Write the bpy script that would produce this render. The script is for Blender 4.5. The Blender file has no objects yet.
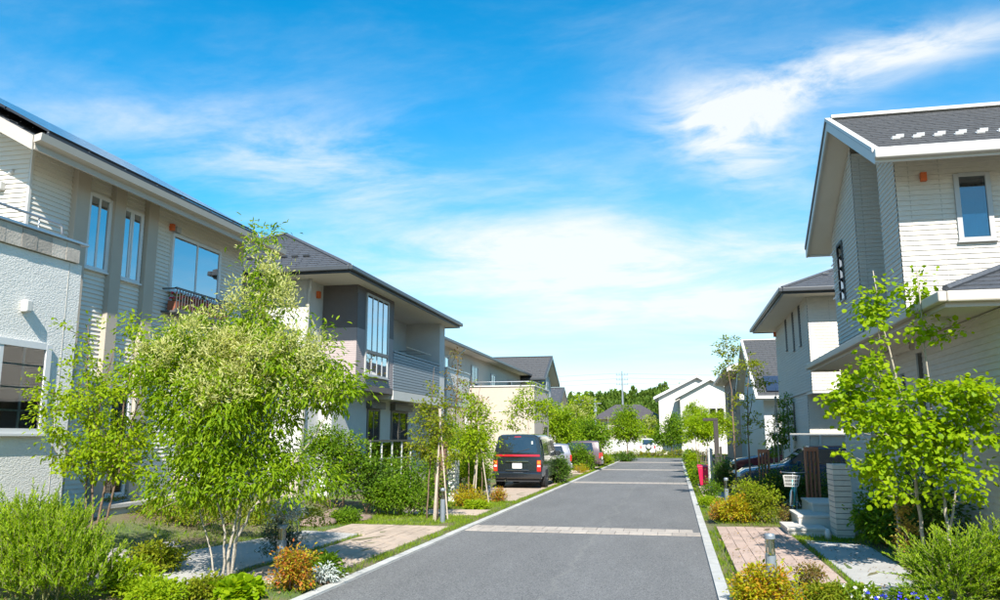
import bpy, math, random
import numpy as np
from math import radians, sin, cos, pi, sqrt, atan2
S = bpy.context.scene
# ------------------------------------------------------------------ camera
cam = bpy.data.cameras.new('camera'); cam_o = bpy.data.objects.new('camera', cam)
S.collection.objects.link(cam_o); S.camera = cam_o
cam_o.location = (0, 0, 1.85)
cam_o.rotation_euler = (pi / 2 + 0.16960, 0, 0.21236)
cam.sensor_width = 36; cam.lens = 28.8; cam.clip_start = 0.05; cam.clip_end = 4000
# ------------------------------------------------------------------ sun and sky
SUND = np.array([-0.25, 1.0, -0.87]); SUND /= np.linalg.norm(SUND)      # direction the light travels
sun = bpy.data.lights.new('sun', 'SUN'); sun.energy = 4.5; sun.angle = radians(0.53); sun.color = (1, .955, .88)
sun_o = bpy.data.objects.new('sun', sun); S.collection.objects.link(sun_o)
from mathutils import Vector
sun_o.rotation_euler = Vector(SUND).to_track_quat('-Z', 'Y').to_euler(); sun_o.location = (5, -20, 30)
W = bpy.data.worlds.new('World'); S.world = W; W.use_nodes = True
nt = W.node_tree; nt.nodes.clear()
def N(t, kind, **k):
    n = t.nodes.new(kind)
    for a, v in k.items(): setattr(n, a, v)
    return n
def sky_world():
    L = nt.links.new
    out = N(nt, 'ShaderNodeOutputWorld'); bg = N(nt, 'ShaderNodeBackground'); bg.inputs[1].default_value = 0.15
    sky = N(nt, 'ShaderNodeTexSky', sky_type='NISHITA', sun_disc=False)
    to_sun = -SUND
    sky.sun_elevation = math.asin(to_sun[2]); sky.sun_rotation = atan2(to_sun[0], to_sun[1])
    sky.air_density = 1.0; sky.dust_density = 0.3; sky.ozone_density = 3.0; sky.altitude = 50
    hs = N(nt, 'ShaderNodeHueSaturation'); hs.inputs['Saturation'].default_value = 1.6; hs.inputs['Hue'].default_value = .485; hs.inputs['Value'].default_value = .68
    L(sky.outputs[0], hs.inputs['Color'])
    tc = N(nt, 'ShaderNodeTexCoord'); sp = N(nt, 'ShaderNodeSeparateXYZ'); L(tc.outputs['Generated'], sp.inputs[0])
    def M(op, a, b=None, c=None):
        m = N(nt, 'ShaderNodeMath', operation=op)
        for i, v in enumerate((a, b, c)):
            if v is None: continue
            if isinstance(v, (int, float)): m.inputs[i].default_value = v
            else: L(v, m.inputs[i])
        return m.outputs[0]
    zc = M('ADD', M('MAXIMUM', sp.outputs[2], 0.0), 0.10)
    u = M('DIVIDE', sp.outputs[0], zc); v = M('DIVIDE', sp.outputs[1], zc)
    def cloud(scale, ang, stretch, seed, lo, hi, detail=9, rough=.62, dist=.3):
        cb = N(nt, 'ShaderNodeCombineXYZ'); L(u, cb.inputs[0]); L(v, cb.inputs[1]); cb.inputs[2].default_value = seed
        mp = N(nt, 'ShaderNodeMapping'); mp.inputs['Rotation'].default_value = (0, 0, ang); mp.inputs['Scale'].default_value = (scale * stretch, scale, 1)
        L(cb.outputs[0], mp.inputs[0])
        nz = N(nt, 'ShaderNodeTexNoise'); nz.inputs['Scale'].default_value = 1; nz.inputs['Detail'].default_value = detail
        nz.inputs['Roughness'].default_value = rough; nz.inputs['Distortion'].default_value = dist
        L(mp.outputs[0], nz.inputs['Vector'])
        r = N(nt, 'ShaderNodeMapRange', interpolation_type='SMOOTHSTEP'); r.inputs['From Min'].default_value = lo; r.inputs['From Max'].default_value = hi
        L(nz.outputs[0], r.inputs[0]); return r.outputs[0]
    def blob(cu, cv, ru, rv, ang):     # a bank of cirrus at one place in the sky
        du = M('SUBTRACT', u, cu); dv = M('SUBTRACT', v, cv)
        a = M('DIVIDE', M('ADD', M('MULTIPLY', du, cos(ang)), M('MULTIPLY', dv, sin(ang))), ru)
        b = M('DIVIDE', M('SUBTRACT', M('MULTIPLY', dv, cos(ang)), M('MULTIPLY', du, sin(ang))), rv)
        d = M('ADD', M('MULTIPLY', a, a), M('MULTIPLY', b, b))
        return M('POWER', 2.718, M('MULTIPLY', d, -1.0))
    banks = SKYBANKS
    wisp = cloud(3.4, 0.9, .5, 3.1, .34, .78)
    puff = cloud(5.0, 0.6, .75, 12.3, .28, .72, rough=.6, dist=.5)
    veil = cloud(1.6, 0.6, .7, 1.9, .28, .75, detail=7)
    soft = M('ADD', M('MULTIPLY', veil, .25), .75)
    tot = None
    for k, (cu, cv, ru, rv, ang, amt, which) in enumerate(banks):
        tex = {'w': wisp, 'p': puff, 'v': veil, 's': soft}[which]
        t = M('MULTIPLY', M('MULTIPLY', blob(cu, cv, ru, rv, ang), tex), amt)
        tot = t if tot is None else M('ADD', tot, t)
    gen = M('MULTIPLY', M('MULTIPLY', wisp, veil), .25)
    tot = M('ADD', tot, gen)
    # thin high haze towards the horizon
    hz = M('POWER', M('SUBTRACT', 1.0, M('MINIMUM', M('MAXIMUM', sp.outputs[2], 0.0), 1.0)), 9.0)
    tot = M('ADD', tot, M('MULTIPLY', hz, M('ADD', M('MULTIPLY', veil, .4), .62)))
    tot = M('MINIMUM', tot, .93)
    mx = N(nt, 'ShaderNodeMix', data_type='RGBA'); L(tot, mx.inputs[0]); L(hs.outputs[0], mx.inputs[6]); mx.inputs[7].default_value = (3.0, 3.1, 3.15, 1)
    L(mx.outputs[2], bg.inputs[0]); L(bg.outputs[0], out.inputs[0])
# cloud banks: centre and size on a flat cloud layer (x / height, y / height), turn, amount, kind
SKYBANKS = [(.12, 1.98, .17, .22, -.35, .95, 'p'), (.23, 2.22, .13, .24, -.2, .75, 'p'), (.33, 1.84, .2, .13, -.3, .85, 'p'), (.54, 1.70, .24, .09, -.2, .9, 'p'), (-.1, 3.6, 1.25, 1.0, 0.1, .7, 's'), (.0, 3.3, 1.2, .9, 0.1, .4, 'v'), (-.75, 2.75, .6, .4, .3, .55, 'v'),
            (-1.02, 1.95, .42, .30, .75, .75, 'w'), (-1.3, 1.6, .4, .22, .6, .35, 'v'), (.75, 2.7, .6, .6, 0, .45, 'v')]
sky_world()
S.view_settings.view_transform = 'Standard'; S.view_settings.look = 'None'; S.view_settings.exposure = 1.15; S.view_settings.gamma = 1.0
S.view_settings.use_curve_mapping = False
S.render.engine = 'CYCLES'; S.cycles.max_bounces = 7; S.cycles.transparent_max_bounces = 12; S.cycles.use_denoising = True
RNG = np.random.default_rng(5); random.seed(5)
COL = S.collection
# ------------------------------------------------------------------ materials
MATS = {}
def mat(name, c, rough=.7, c2=None, nscale=6., var=.12, bump=0., bscale=40., spec=.4, metal=0., fine=None, coat=0., stretch=(1, 1, 1), emis=None):
    """principled surface: colour mottled by noise between c and c2, fine noise bump"""
    if name in MATS: return MATS[name]
    m = bpy.data.materials.new(name); m.use_nodes = True; t = m.node_tree; b = t.nodes['Principled BSDF']; L = t.links.new
    b.inputs['Roughness'].default_value = rough; b.inputs['Specular IOR Level'].default_value = spec; b.inputs['Metallic'].default_value = metal
    b.inputs['Coat Weight'].default_value = coat; b.inputs['Coat Roughness'].default_value = .05
    tc = N(t, 'ShaderNodeTexCoord'); geo = N(t, 'ShaderNodeNewGeometry')
    mp = N(t, 'ShaderNodeMapping'); mp.inputs['Scale'].default_value = stretch; L(geo.outputs['Position'], mp.inputs[0])
    nz = N(t, 'ShaderNodeTexNoise'); nz.inputs['Scale'].default_value = nscale; nz.inputs['Detail'].default_value = 6; nz.inputs['Roughness'].default_value = .65
    L(mp.outputs[0], nz.inputs['Vector'])
    if c2 is None: c2 = tuple(x * (1 - var * 2.2) for x in c)
    r = N(t, 'ShaderNodeMapRange'); r.inputs['From Min'].default_value = .3; r.inputs['From Max'].default_value = .7; L(nz.outputs[0], r.inputs[0])
    mx = N(t, 'ShaderNodeMix', data_type='RGBA'); mx.inputs[6].default_value = (*c, 1); mx.inputs[7].default_value = (*c2, 1); L(r.outputs[0], mx.inputs[0])
    colour = mx.outputs[2]
    if fine:                                   # (scale, amount): speckle
        n2 = N(t, 'ShaderNodeTexNoise'); n2.inputs['Scale'].default_value = fine[0]; n2.inputs['Detail'].default_value = 3; L(geo.outputs['Position'], n2.inputs['Vector'])
        r2 = N(t, 'ShaderNodeMapRange'); r2.inputs['From Min'].default_value = .3; r2.inputs['From Max'].default_value = .7
        r2.inputs['To Min'].default_value = 1 - fine[1]; r2.inputs['To Max'].default_value = 1 + fine[1]; L(n2.outputs[0], r2.inputs[0])
        vm = N(t, 'ShaderNodeVectorMath', operation='SCALE'); L(colour, vm.inputs[0]); L(r2.outputs[0], vm.inputs['Scale']); colour = vm.outputs[0]
    # every separate piece a touch different
    oi = N(t, 'ShaderNodeObjectInfo'); r3 = N(t, 'ShaderNodeMapRange'); r3.inputs['To Min'].default_value = 1 - var; r3.inputs['To Max'].default_value = 1 + var * .6
    L(oi.outputs['Random'], r3.inputs[0]); v3 = N(t, 'ShaderNodeVectorMath', operation='SCALE'); L(colour, v3.inputs[0]); L(r3.outputs[0], v3.inputs['Scale'])
    L(v3.outputs[0], b.inputs['Base Color'])
    if bump:
        n3 = N(t, 'ShaderNodeTexNoise'); n3.inputs['Scale'].default_value = bscale; n3.inputs['Detail'].default_value = 5; L(mp.outputs[0], n3.inputs['Vector'])
        bp = N(t, 'ShaderNodeBump'); bp.inputs['Strength'].default_value = bump; bp.inputs['Distance'].default_value = .02; L(n3.outputs[0], bp.inputs['Height']); L(bp.outputs[0], b.inputs['Normal'])
    if emis: b.inputs['Emission Color'].default_value = (*emis, 1); b.inputs['Emission Strength'].default_value = 1
    MATS[name] = m; return m
def leafmat(name, cols, trans=.45, rough=.45):
    """leaf surface: each leaf takes a colour of the ramp, light shines through"""
    if name in MATS: return MATS[name]
    m = bpy.data.materials.new(name); m.use_nodes = True; t = m.node_tree; L = t.links.new; t.nodes.clear()
    o = N(t, 'ShaderNodeOutputMaterial'); geo = N(t, 'ShaderNodeNewGeometry'); cr = N(t, 'ShaderNodeValToRGB')
    e = cr.color_ramp.elements
    while len(e) < len(cols): e.new(.5)
    for i, c in enumerate(cols): e[i].position = i / (len(cols) - 1); e[i].color = (*c, 1)
    L(geo.outputs['Random Per Island'], cr.inputs[0])
    p = N(t, 'ShaderNodeBsdfPrincipled'); p.inputs['Roughness'].default_value = rough; p.inputs['Specular IOR Level'].default_value = .12; L(cr.outputs[0], p.inputs['Base Color'])
    tr = N(t, 'ShaderNodeBsdfTranslucent'); vm = N(t, 'ShaderNodeVectorMath', operation='MULTIPLY'); vm.inputs[1].default_value = (1.5, 1.4, .55); L(cr.outputs[0], vm.inputs[0]); L(vm.outputs[0], tr.inputs[0])
    mx = N(t, 'ShaderNodeMixShader'); mx.inputs[0].default_value = trans; L(p.outputs[0], mx.inputs[1]); L(tr.outputs[0], mx.inputs[2]); L(mx.outputs[0], o.inputs[0])
    MATS[name] = m; return m
def glassmat(name, tint=(.55, .68, .74), base=.10):
    if name in MATS: return MATS[name]
    m = bpy.data.materials.new(name); m.use_nodes = True; t = m.node_tree; L = t.links.new; t.nodes.clear()
    o = N(t, 'ShaderNodeOutputMaterial'); tr = N(t, 'ShaderNodeBsdfTransparent'); tr.inputs[0].default_value = (*tint, 1)
    g = N(t, 'ShaderNodeBsdfGlossy'); g.inputs['Roughness'].default_value = .02; g.inputs[0].default_value = (.92, .96, 1, 1)
    geo = N(t, 'ShaderNodeNewGeometry'); nz = N(t, 'ShaderNodeTexNoise'); nz.inputs['Scale'].default_value = 1.1; L(geo.outputs['Position'], nz.inputs['Vector'])
    bp = N(t, 'ShaderNodeBump'); bp.inputs['Strength'].default_value = .05; bp.inputs['Distance'].default_value = .05; L(nz.outputs[0], bp.inputs['Height']); L(bp.outputs[0], g.inputs['Normal'])
    fr = N(t, 'ShaderNodeFresnel'); fr.inputs[0].default_value = 1.55
    r = N(t, 'ShaderNodeMath', operation='MULTIPLY_ADD'); L(fr.outputs[0], r.inputs[0]); r.inputs[1].default_value = 1.3; r.inputs[2].default_value = base; r.use_clamp = True
    mx = N(t, 'ShaderNodeMixShader'); L(r.outputs[0], mx.inputs[0]); L(tr.outputs[0], mx.inputs[1]); L(g.outputs[0], mx.inputs[2]); L(mx.outputs[0], o.inputs[0])
    MATS[name] = m; return m
# ------------------------------------------------------------------ objects
def tag(o, label=None, cat=None, group=None, kind=None):
    if label: o['label'] = label
    if cat: o['category'] = cat
    if group: o['group'] = group
    if kind: o['kind'] = kind
    return o
def thing(name, label, cat, loc=(0, 0, 0), group=None, rz=0.):
    o = bpy.data.objects.new(name, None); COL.objects.link(o); o.empty_display_size = .2
    o.location = loc; o.rotation_euler = (0, 0, rz); return tag(o, label, cat, group)
def offs(p):
    v = np.zeros(3)
    while p is not None: v += np.array(p.location); p = p.parent
    return v
def place(me, name, parent=None):
    o = bpy.data.objects.new(name, me); COL.objects.link(o)
    if parent: o.parent = parent
    return o
def copy_tree(o, parent=None):
    c = o.copy(); COL.objects.link(c)
    if parent: c.parent = parent
    for ch in list(o.children): copy_tree(ch, c)
    return c
class MB:
    """collects shapes in world space; build() links them as one mesh object"""
    def __init__(s): s.v = []; s.f = []
    def poly(s, pts):
        b = len(s.v); s.v += [tuple(map(float, p)) for p in pts]; s.f.append(tuple(range(b, b + len(pts)))); return s
    def hexa(s, c):      # 8 corners: bottom loop, top loop
        b = len(s.v); s.v += [tuple(map(float, p)) for p in c]
        for q in ((3, 2, 1, 0), (4, 5, 6, 7), (0, 1, 5, 4), (1, 2, 6, 5), (2, 3, 7, 6), (3, 0, 4, 7)): s.f.append(tuple(b + i for i in q))
        return s
    def box(s, x0, x1, y0, y1, z0, z1):
        return s.hexa([(x0, y0, z0), (x1, y0, z0), (x1, y1, z0), (x0, y1, z0), (x0, y0, z1), (x1, y0, z1), (x1, y1, z1), (x0, y1, z1)])
    def prism(s, pts, d):     # polygon swept by vector d
        n = len(pts); b = len(s.v); d = np.array(d, float)
        s.v += [tuple(map(float, p)) for p in pts] + [tuple(np.array(p, float) + d) for p in pts]
        s.f.append(tuple(range(b + n - 1, b - 1, -1))); s.f.append(tuple(range(b + n, b + 2 * n)))
        for i in range(n): j = (i + 1) % n; s.f.append((b + i, b + j, b + n + j, b + n + i))
        return s
    def tube(s, pts, r, n=6, cap=True):
        P = [np.array(p, float) for p in pts]; R = list(r) if hasattr(r, '__len__') else [r] * len(P)
        b = len(s.v); up = None
        for i, p in enumerate(P):
            d = P[min(i + 1, len(P) - 1)] - P[max(i - 1, 0)]; d /= (np.linalg.norm(d) + 1e-9)
            a = np.cross(d, (0, 0, 1.) if abs(d[2]) < .9 else (1., 0, 0)) if up is None else up - d * (up @ d)
            a /= (np.linalg.norm(a) + 1e-9); up = a; c = np.cross(d, a)
            for k in range(n): s.v.append(tuple(p + R[i] * (a * cos(2 * pi * k / n) + c * sin(2 * pi * k / n))))
        for i in range(len(P) - 1):
            for k in range(n): q = b + i * n; s.f.append((q + k, q + (k + 1) % n, q + n + (k + 1) % n, q + n + k))
        if cap: s.f.append(tuple(range(b + n - 1, b - 1, -1))); q = b + (len(P) - 1) * n; s.f.append(tuple(range(q, q + n)))
        return s
    def lathe(s, c, prof, n=16, axis='z'):
        b = len(s.v)
        for (r, h) in prof:
            for k in range(n):
                a = 2 * pi * k / n; q = (r * cos(a), r * sin(a), h)
                if axis == 'x': q = (q[2], q[0], q[1])
                if axis == 'y': q = (q[0], q[2], q[1])
                s.v.append((c[0] + q[0], c[1] + q[1], c[2] + q[2]))
        m = len(prof)
        for i in range(m - 1):
            for k in range(n): q = b + i * n; s.f.append((q + k, q + (k + 1) % n, q + n + (k + 1) % n, q + n + k))
        s.f.append(tuple(range(b + n - 1, b - 1, -1))); q = b + (m - 1) * n; s.f.append(tuple(range(q, q + n)))
        return s
    def build(s, name, m, parent=None, smooth=False, bevel=0, local=False):
        v = np.array(s.v, float) if s.v else np.zeros((0, 3))
        if parent is not None and not local: v = v - offs(parent)
        me = bpy.data.meshes.new(name); me.from_pydata(v.tolist(), [], s.f); me.update()
        if m: me.materials.append(m)
        if smooth: me.polygons.foreach_set('use_smooth', [True] * len(me.polygons))
        o = place(me, name, parent)
        if bevel:
            md = o.modifiers.new('bevel', 'BEVEL'); md.width = bevel; md.segments = 2; md.limit_method = 'ANGLE'
        return o
def rawmesh(name, v, f4, m, parent=None):
    """fast mesh from arrays: v (n,3), f4 (m,4)"""
    if parent is not None: v = v - offs(parent)
    me = bpy.data.meshes.new(name); k = f4.shape[1]
    me.vertices.add(len(v)); me.vertices.foreach_set('co', v.astype(np.float32).ravel())
    me.loops.add(f4.size); me.loops.foreach_set('vertex_index', f4.astype(np.int32).ravel())
    me.polygons.add(len(f4)); me.polygons.foreach_set('loop_start', np.arange(0, f4.size, k, dtype=np.int32)); me.polygons.foreach_set('loop_total', np.full(len(f4), k, np.int32))
    me.update(); me.validate(); me.materials.append(m)
    return place(me, name, parent)
def unit(a): return a / (np.linalg.norm(a, axis=-1, keepdims=True) + 1e-9)
# ------------------------------------------------------------------ foliage
def leaf_arrays(P, A, Nn, size, shape):
    """leaf blades: P positions, A axis, Nn up normal, size lengths"""
    n = len(P); A = unit(A); B = unit(np.cross(A, Nn)); U = np.cross(B, A); s = size[:, None]
    if shape == 'round': prof = [(0, 0, 0), (.30, .42, .10), (.72, .44, .06), (1.0, 0, -.10), (.72, -.44, .06), (.30, -.42, .10)]
    elif shape == 'long': prof = [(0, 0, 0), (.33, .15, .05), (.70, .12, -.02), (1.0, 0, -.22), (.70, -.12, -.02), (.33, -.15, .05)]
    elif shape == 'needle': prof = [(0, 0, 0), (.33, .05, .0), (.70, .04, 0), (1.0, 0, -.05), (.70, -.04, 0), (.33, -.05, .0)]
    else: prof = [(0, 0, 0), (.30, .24, .07), (.66, .22, .03), (1.0, 0, -.10), (.66, -.22, .03), (.30, -.24, .07)]
    V = np.stack([P + s * (A * a + B * b + U * c) for a, b, c in prof], 1).reshape(-1, 3)
    i = np.arange(n)[:, None] * 6
    F = np.concatenate([i + np.array([[0, 1, 2, 3]]), i + np.array([[0, 3, 4, 5]])], 0)
    return V, F
def in_env(env, n, rng):
    w = np.array([e[3] * e[4] * e[5] * (e[6] if len(e) > 6 else 1) for e in env]); w = w / w.sum()
    k = rng.choice(len(env), n, p=w); E = np.array([e[:6] for e in env])[k]
    d = unit(rng.normal(size=(n, 3))) * (rng.random((n, 1)) ** .42)
    return E[:, :3] + d * E[:, 3:], d
def foliage(C, r, per, size, rng, droop=.35, flat=.6, outward=None, jitter=.35):
    """leaves around cluster centres C"""
    n = len(C) * per; idx = np.repeat(np.arange(len(C)), per)
    rr = r * (0.6 + .8 * rng.random(len(C)))[idx][:, None]
    d = rng.normal(size=(n, 3)) * np.array([1, 1, flat]) * .55
    P = C[idx] + d * rr
    A = unit(d) * .7 + rng.normal(size=(n, 3)) * .5 + np.array([0, 0, -droop])
    if outward is not None: A = A + outward[idx] * .5
    Nn = np.array([0, 0, 1.]) + rng.normal(size=(n, 3)) * .45 + SUND * -.25
    sz = size * (1 - jitter + 2 * jitter * rng.random(n))
    return P, A, Nn, sz
def skeleton(mb, stems, C, rng, rtwig=.004, sides=5, arch=.12, zmin=None):
    nodes = []; rad = []
    for pts, r0, r1 in stems:
        pts = [np.array(p, float) for p in pts]
        L = [(pts[i] * (1 - t) + pts[i + 1] * t) for i in range(len(pts) - 1) for t in np.linspace(0, 1, 5)[:-1]] + [pts[-1]]
        L = [p + (rng.normal(size=3) * .012 if 0 < i < len(L) - 1 else 0) for i, p in enumerate(L)]
        R = np.linspace(r0, r1, len(L)); mb.tube(L, R, sides + 1)
        k0 = int(len(L) * .3)
        nodes += L[k0:]; rad += list(R[k0:])
    nodes = list(nodes); order = np.argsort([min(np.linalg.norm(np.array(nodes) - c, axis=1)) for c in C])
    for ci in order:
        c = C[ci]; A = np.array(nodes); dv = c - A; dist = np.linalg.norm(dv, axis=1)
        cost = dist + np.maximum(0, A[:, 2] - c[2] + dist * .25) * 1.6
        k = int(np.argmin(cost)); a = A[k]; Ld = dist[k]
        if Ld < .02: continue
        mid = (a + c) / 2 + np.array([0, 0, -arch * Ld]) + rng.normal(size=3) * .06 * Ld
        pts = [a, a * .45 + mid * .55, mid * .5 + c * .5, c]
        r0 = max(min(rad[k] * .6, .006 + .012 * Ld), rtwig); R = np.linspace(r0, rtwig, 4)
        mb.tube(pts, R, max(3, sides - 1), cap=False)
        nodes += pts[1:]; rad += list(R[1:])
def tree(name, label, cat, base, stems, env, ncl, per, lsize, lm, tm, seed, shape='oval', r=.22, droop=.35, flat=.6, group=None, rtwig=.004, sides=5,
         flowers=None, crown_name='crown', trunk_name='trunk', extra=None, minz=None):
    """stems and env in coordinates relative to base"""
    rng = np.random.default_rng(seed); base = np.array(base, float)
    t = thing(name, label, cat, tuple(base), group)
    C, d = in_env(env, ncl, rng)
    if minz is not None: C[:, 2] = np.maximum(C[:, 2], minz + .1 * rng.random(len(C)))
    mb = MB(); skeleton(mb, stems, C, rng, rtwig, sides)
    mb.v = [tuple(np.array(p) + base) for p in mb.v]
    mb.build(trunk_name, tm, t, smooth=True)
    P, A, Nn, sz = foliage(C, r, per, lsize, rng, droop, flat, d)
    if minz is not None: P[:, 2] = np.maximum(P[:, 2], minz * .6 + .05 * rng.random(len(P)))
    V, F = leaf_arrays(P + base, A, Nn, sz, shape)
    rawmesh(crown_name, V, F, lm, t)
    if flowers:      # (count, material, size, env, per, r)
        cnt, fm, fs, fenv, fper, fr = flowers
        Cf, _ = in_env(fenv, cnt, rng)
        P, A, Nn, sz = foliage(Cf, fr, fper, fs, rng, -.5, 1.0, None, .4)
        V, F = leaf_arrays(P + base, A, rng.normal(size=A.shape), sz, 'long'); rawmesh('blossom', V, F, fm, t)
    return t
def plume_bush(name, label, base, env, nst, plen, lsize, lm, tip, tm, seed, up=.8, lean=(0, 0), per=26, spread=.6):
    """bush of feathery sprays: each spray a thin curved twig carrying short leaves on both sides"""
    rng = np.random.default_rng(seed); base = np.array(base, float); t = thing(name, label, 'shrub', tuple(base))
    O, d = in_env(env, nst, rng); O[:, 2] = np.maximum(O[:, 2] * .85, .04); low = np.minimum(1, O[:, 2] / .3)[:, None]
    D = unit(d * np.array([1, 1, .5]) * spread + np.array([lean[0], lean[1], up]) * (.5 + .5 * low) + rng.normal(size=(nst, 3)) * .22)
    Ln = plen * (.6 + .8 * rng.random(nst)); tw = MB(); P = []; A = []; Sz = []; TP = []; TA = []; TS = []
    for o, dd, l in zip(O, D, Ln):
        side = unit(np.cross(dd, rng.normal(size=3))); bend = np.array([dd[0], dd[1], -.25]) * .25 * l
        q = lambda s: o + dd * l * s + bend * s * s
        tw.tube([q(0), q(.5), q(1)], [.004, .003, .0015], 3, cap=False)
        for j in range(per):
            s = .08 + .92 * j / per; a = rng.random() * 2 * pi; n2 = np.cross(dd, side); out = side * cos(a) + n2 * sin(a)
            v = dd * .9 + out * (.75 - .35 * s); sz = lsize * (1.15 - .65 * s) * (.7 + .6 * rng.random())
            (TP if s > .72 else P).append(q(s)); (TA if s > .72 else A).append(v); (TS if s > .72 else Sz).append(sz)
    for i in range(8): a = rng.random() * 2 * pi; e = env[i % len(env)]; tw.tube([(e[0] * .4, e[1] * .4, -.04), (e[0] + .3 * e[3] * cos(a), e[1] + .3 * e[4] * sin(a), e[2])], [.014, .006], 5)
    tw.v = [tuple(np.array(p) + base) for p in tw.v]; tw.build('stem', tm, t)
    for nm, p, a, s_, m in (('foliage', P, A, Sz, lm), ('young_leaves', TP, TA, TS, tip)):
        p = np.array(p); p[:, 2] = np.maximum(p[:, 2], .02); V, F = leaf_arrays(p + base, np.array(a), rng.normal(size=p.shape) + np.array([0, 0, .8]), np.array(s_), 'long'); rawmesh(nm, V, F, m, t)
    return t
def shrub(name, label, base, env, ncl, per, lsize, lm, tm, seed, shape='oval', r=.12, droop=.1, nst=7, group=None, flat=.8, cat='shrub', tips=None, sides=4):
    rng = np.random.default_rng(seed + 900)
    top = max(e[2] + e[5] * .5 for e in env); stems = []
    for k in range(nst):
        e = env[k % len(env)]; a = rng.random() * 2 * pi; q = np.array([e[0] + e[3] * .6 * cos(a), e[1] + e[4] * .6 * sin(a), e[2] + e[5] * .3 * rng.random()])
        b = np.array([rng.normal() * .06 + e[0] * .5, rng.normal() * .06 + e[1] * .5, -.03]); stems.append(([b, (b + q) / 2 + rng.normal(size=3) * .03, q], .012, .005))
    t = tree(name, label, cat, base, stems, env, ncl, per, lsize, lm, tm, seed, shape, r, droop, flat, group, .0025, sides, crown_name='foliage', trunk_name='stem', minz=.03)
    if tips:
        m2, cnt = tips; up = [(e[0], e[1], e[2] + e[5] * .35, e[3], e[4], e[5] * .7) for e in env]
        C, _ = in_env(up, cnt, rng); P, A, Nn, sz = foliage(C, r * .8, max(8, per // 2), lsize * .9, rng, -.2, flat)
        P[:, 2] = np.maximum(P[:, 2], .05); V, F = leaf_arrays(P + np.array(base), A, Nn, sz, shape); rawmesh('young_leaves', V, F, m2, t)
    return t
# ------------------------------------------------------------------ palette
def asphalt():
    m = bpy.data.materials.new('asphalt'); m.use_nodes = True; t = m.node_tree; b = t.nodes['Principled BSDF']; L = t.links.new
    geo = N(t, 'ShaderNodeNewGeometry')
    vo = N(t, 'ShaderNodeTexVoronoi'); vo.inputs['Scale'].default_value = 85; L(geo.outputs['Position'], vo.inputs['Vector'])
    bw = N(t, 'ShaderNodeRGBToBW'); L(vo.outputs['Color'], bw.inputs[0])
    cr = N(t, 'ShaderNodeValToRGB'); e = cr.color_ramp.elements; e[0].position = .12; e[0].color = (.07, .07, .07, 1); e[1].position = .9; e[1].color = (.215, .213, .207, 1); L(bw.outputs[0], cr.inputs[0])
    mp = N(t, 'ShaderNodeMapping'); mp.inputs['Scale'].default_value = (1.0, .22, 1); L(geo.outputs['Position'], mp.inputs[0])
    n1 = N(t, 'ShaderNodeTexNoise'); n1.inputs['Scale'].default_value = 1.1; n1.inputs['Detail'].default_value = 8; n1.inputs['Roughness'].default_value = .7; L(mp.outputs[0], n1.inputs['Vector'])
    r = N(t, 'ShaderNodeMapRange'); r.inputs['From Min'].default_value = .3; r.inputs['From Max'].default_value = .7; r.inputs['To Min'].default_value = .84; r.inputs['To Max'].default_value = 1.16; L(n1.outputs[0], r.inputs[0])
    vm = N(t, 'ShaderNodeVectorMath', operation='SCALE'); L(cr.outputs[0], vm.inputs[0]); L(r.outputs[0], vm.inputs['Scale'])
    # worn centre seam and hair cracks: thin lines wandering along the road
    sp = N(t, 'ShaderNodeSeparateXYZ'); L(geo.outputs['Position'], sp.inputs[0])
    n2 = N(t, 'ShaderNodeTexNoise'); n2.noise_dimensions = '1D'; n2.inputs['Scale'].default_value = .7; n2.inputs['Detail'].default_value = 5; L(sp.outputs[1], n2.inputs['W'])
    def M(op, a, bb=None):
        q = N(t, 'ShaderNodeMath', operation=op)
        for i, v in enumerate((a, bb)):
            if v is None: continue
            if isinstance(v, (int, float)): q.inputs[i].default_value = v
            else: L(v, q.inputs[i])
        return q.outputs[0]
    dx = M('ABSOLUTE', M('ADD', M('ADD', sp.outputs[0], 1.55), M('MULTIPLY', M('SUBTRACT', n2.outputs[0], .5), .5)))
    n4 = N(t, 'ShaderNodeTexNoise'); n4.inputs['Scale'].default_value = 3.; n4.inputs['Detail'].default_value = 4; L(geo.outputs['Position'], n4.inputs['Vector'])
    seam = M('MULTIPLY', M('SUBTRACT', 1.0, M('MINIMUM', M('DIVIDE', dx, .05), 1.0)), M('MULTIPLY', n4.outputs[0], .55))
    mx = N(t, 'ShaderNodeMix', data_type='RGBA'); L(seam, mx.inputs[0]); L(vm.outputs[0], mx.inputs[6]); mx.inputs[7].default_value = (.24, .235, .21, 1)
    # old oil drips and tyre polish
    n5 = N(t, 'ShaderNodeTexNoise'); n5.inputs['Scale'].default_value = .55; n5.inputs['Detail'].default_value = 2; L(geo.outputs['Position'], n5.inputs['Vector'])
    L(mx.outputs[2], b.inputs['Base Color']); b.inputs['Roughness'].default_value = .82; b.inputs['Specular IOR Level'].default_value = .3
    bp = N(t, 'ShaderNodeBump'); bp.inputs['Strength'].default_value = .5; bp.inputs['Distance'].default_value = .006; L(bw.outputs[0], bp.inputs['Height']); L(bp.outputs[0], b.inputs['Normal'])
    return m
ASPH = asphalt()
SOIL = mat('garden_soil', (.13, .095, .06), .95, (.20, .16, .09), 5, .2, .8, 30, fine=(60, .35))
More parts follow.
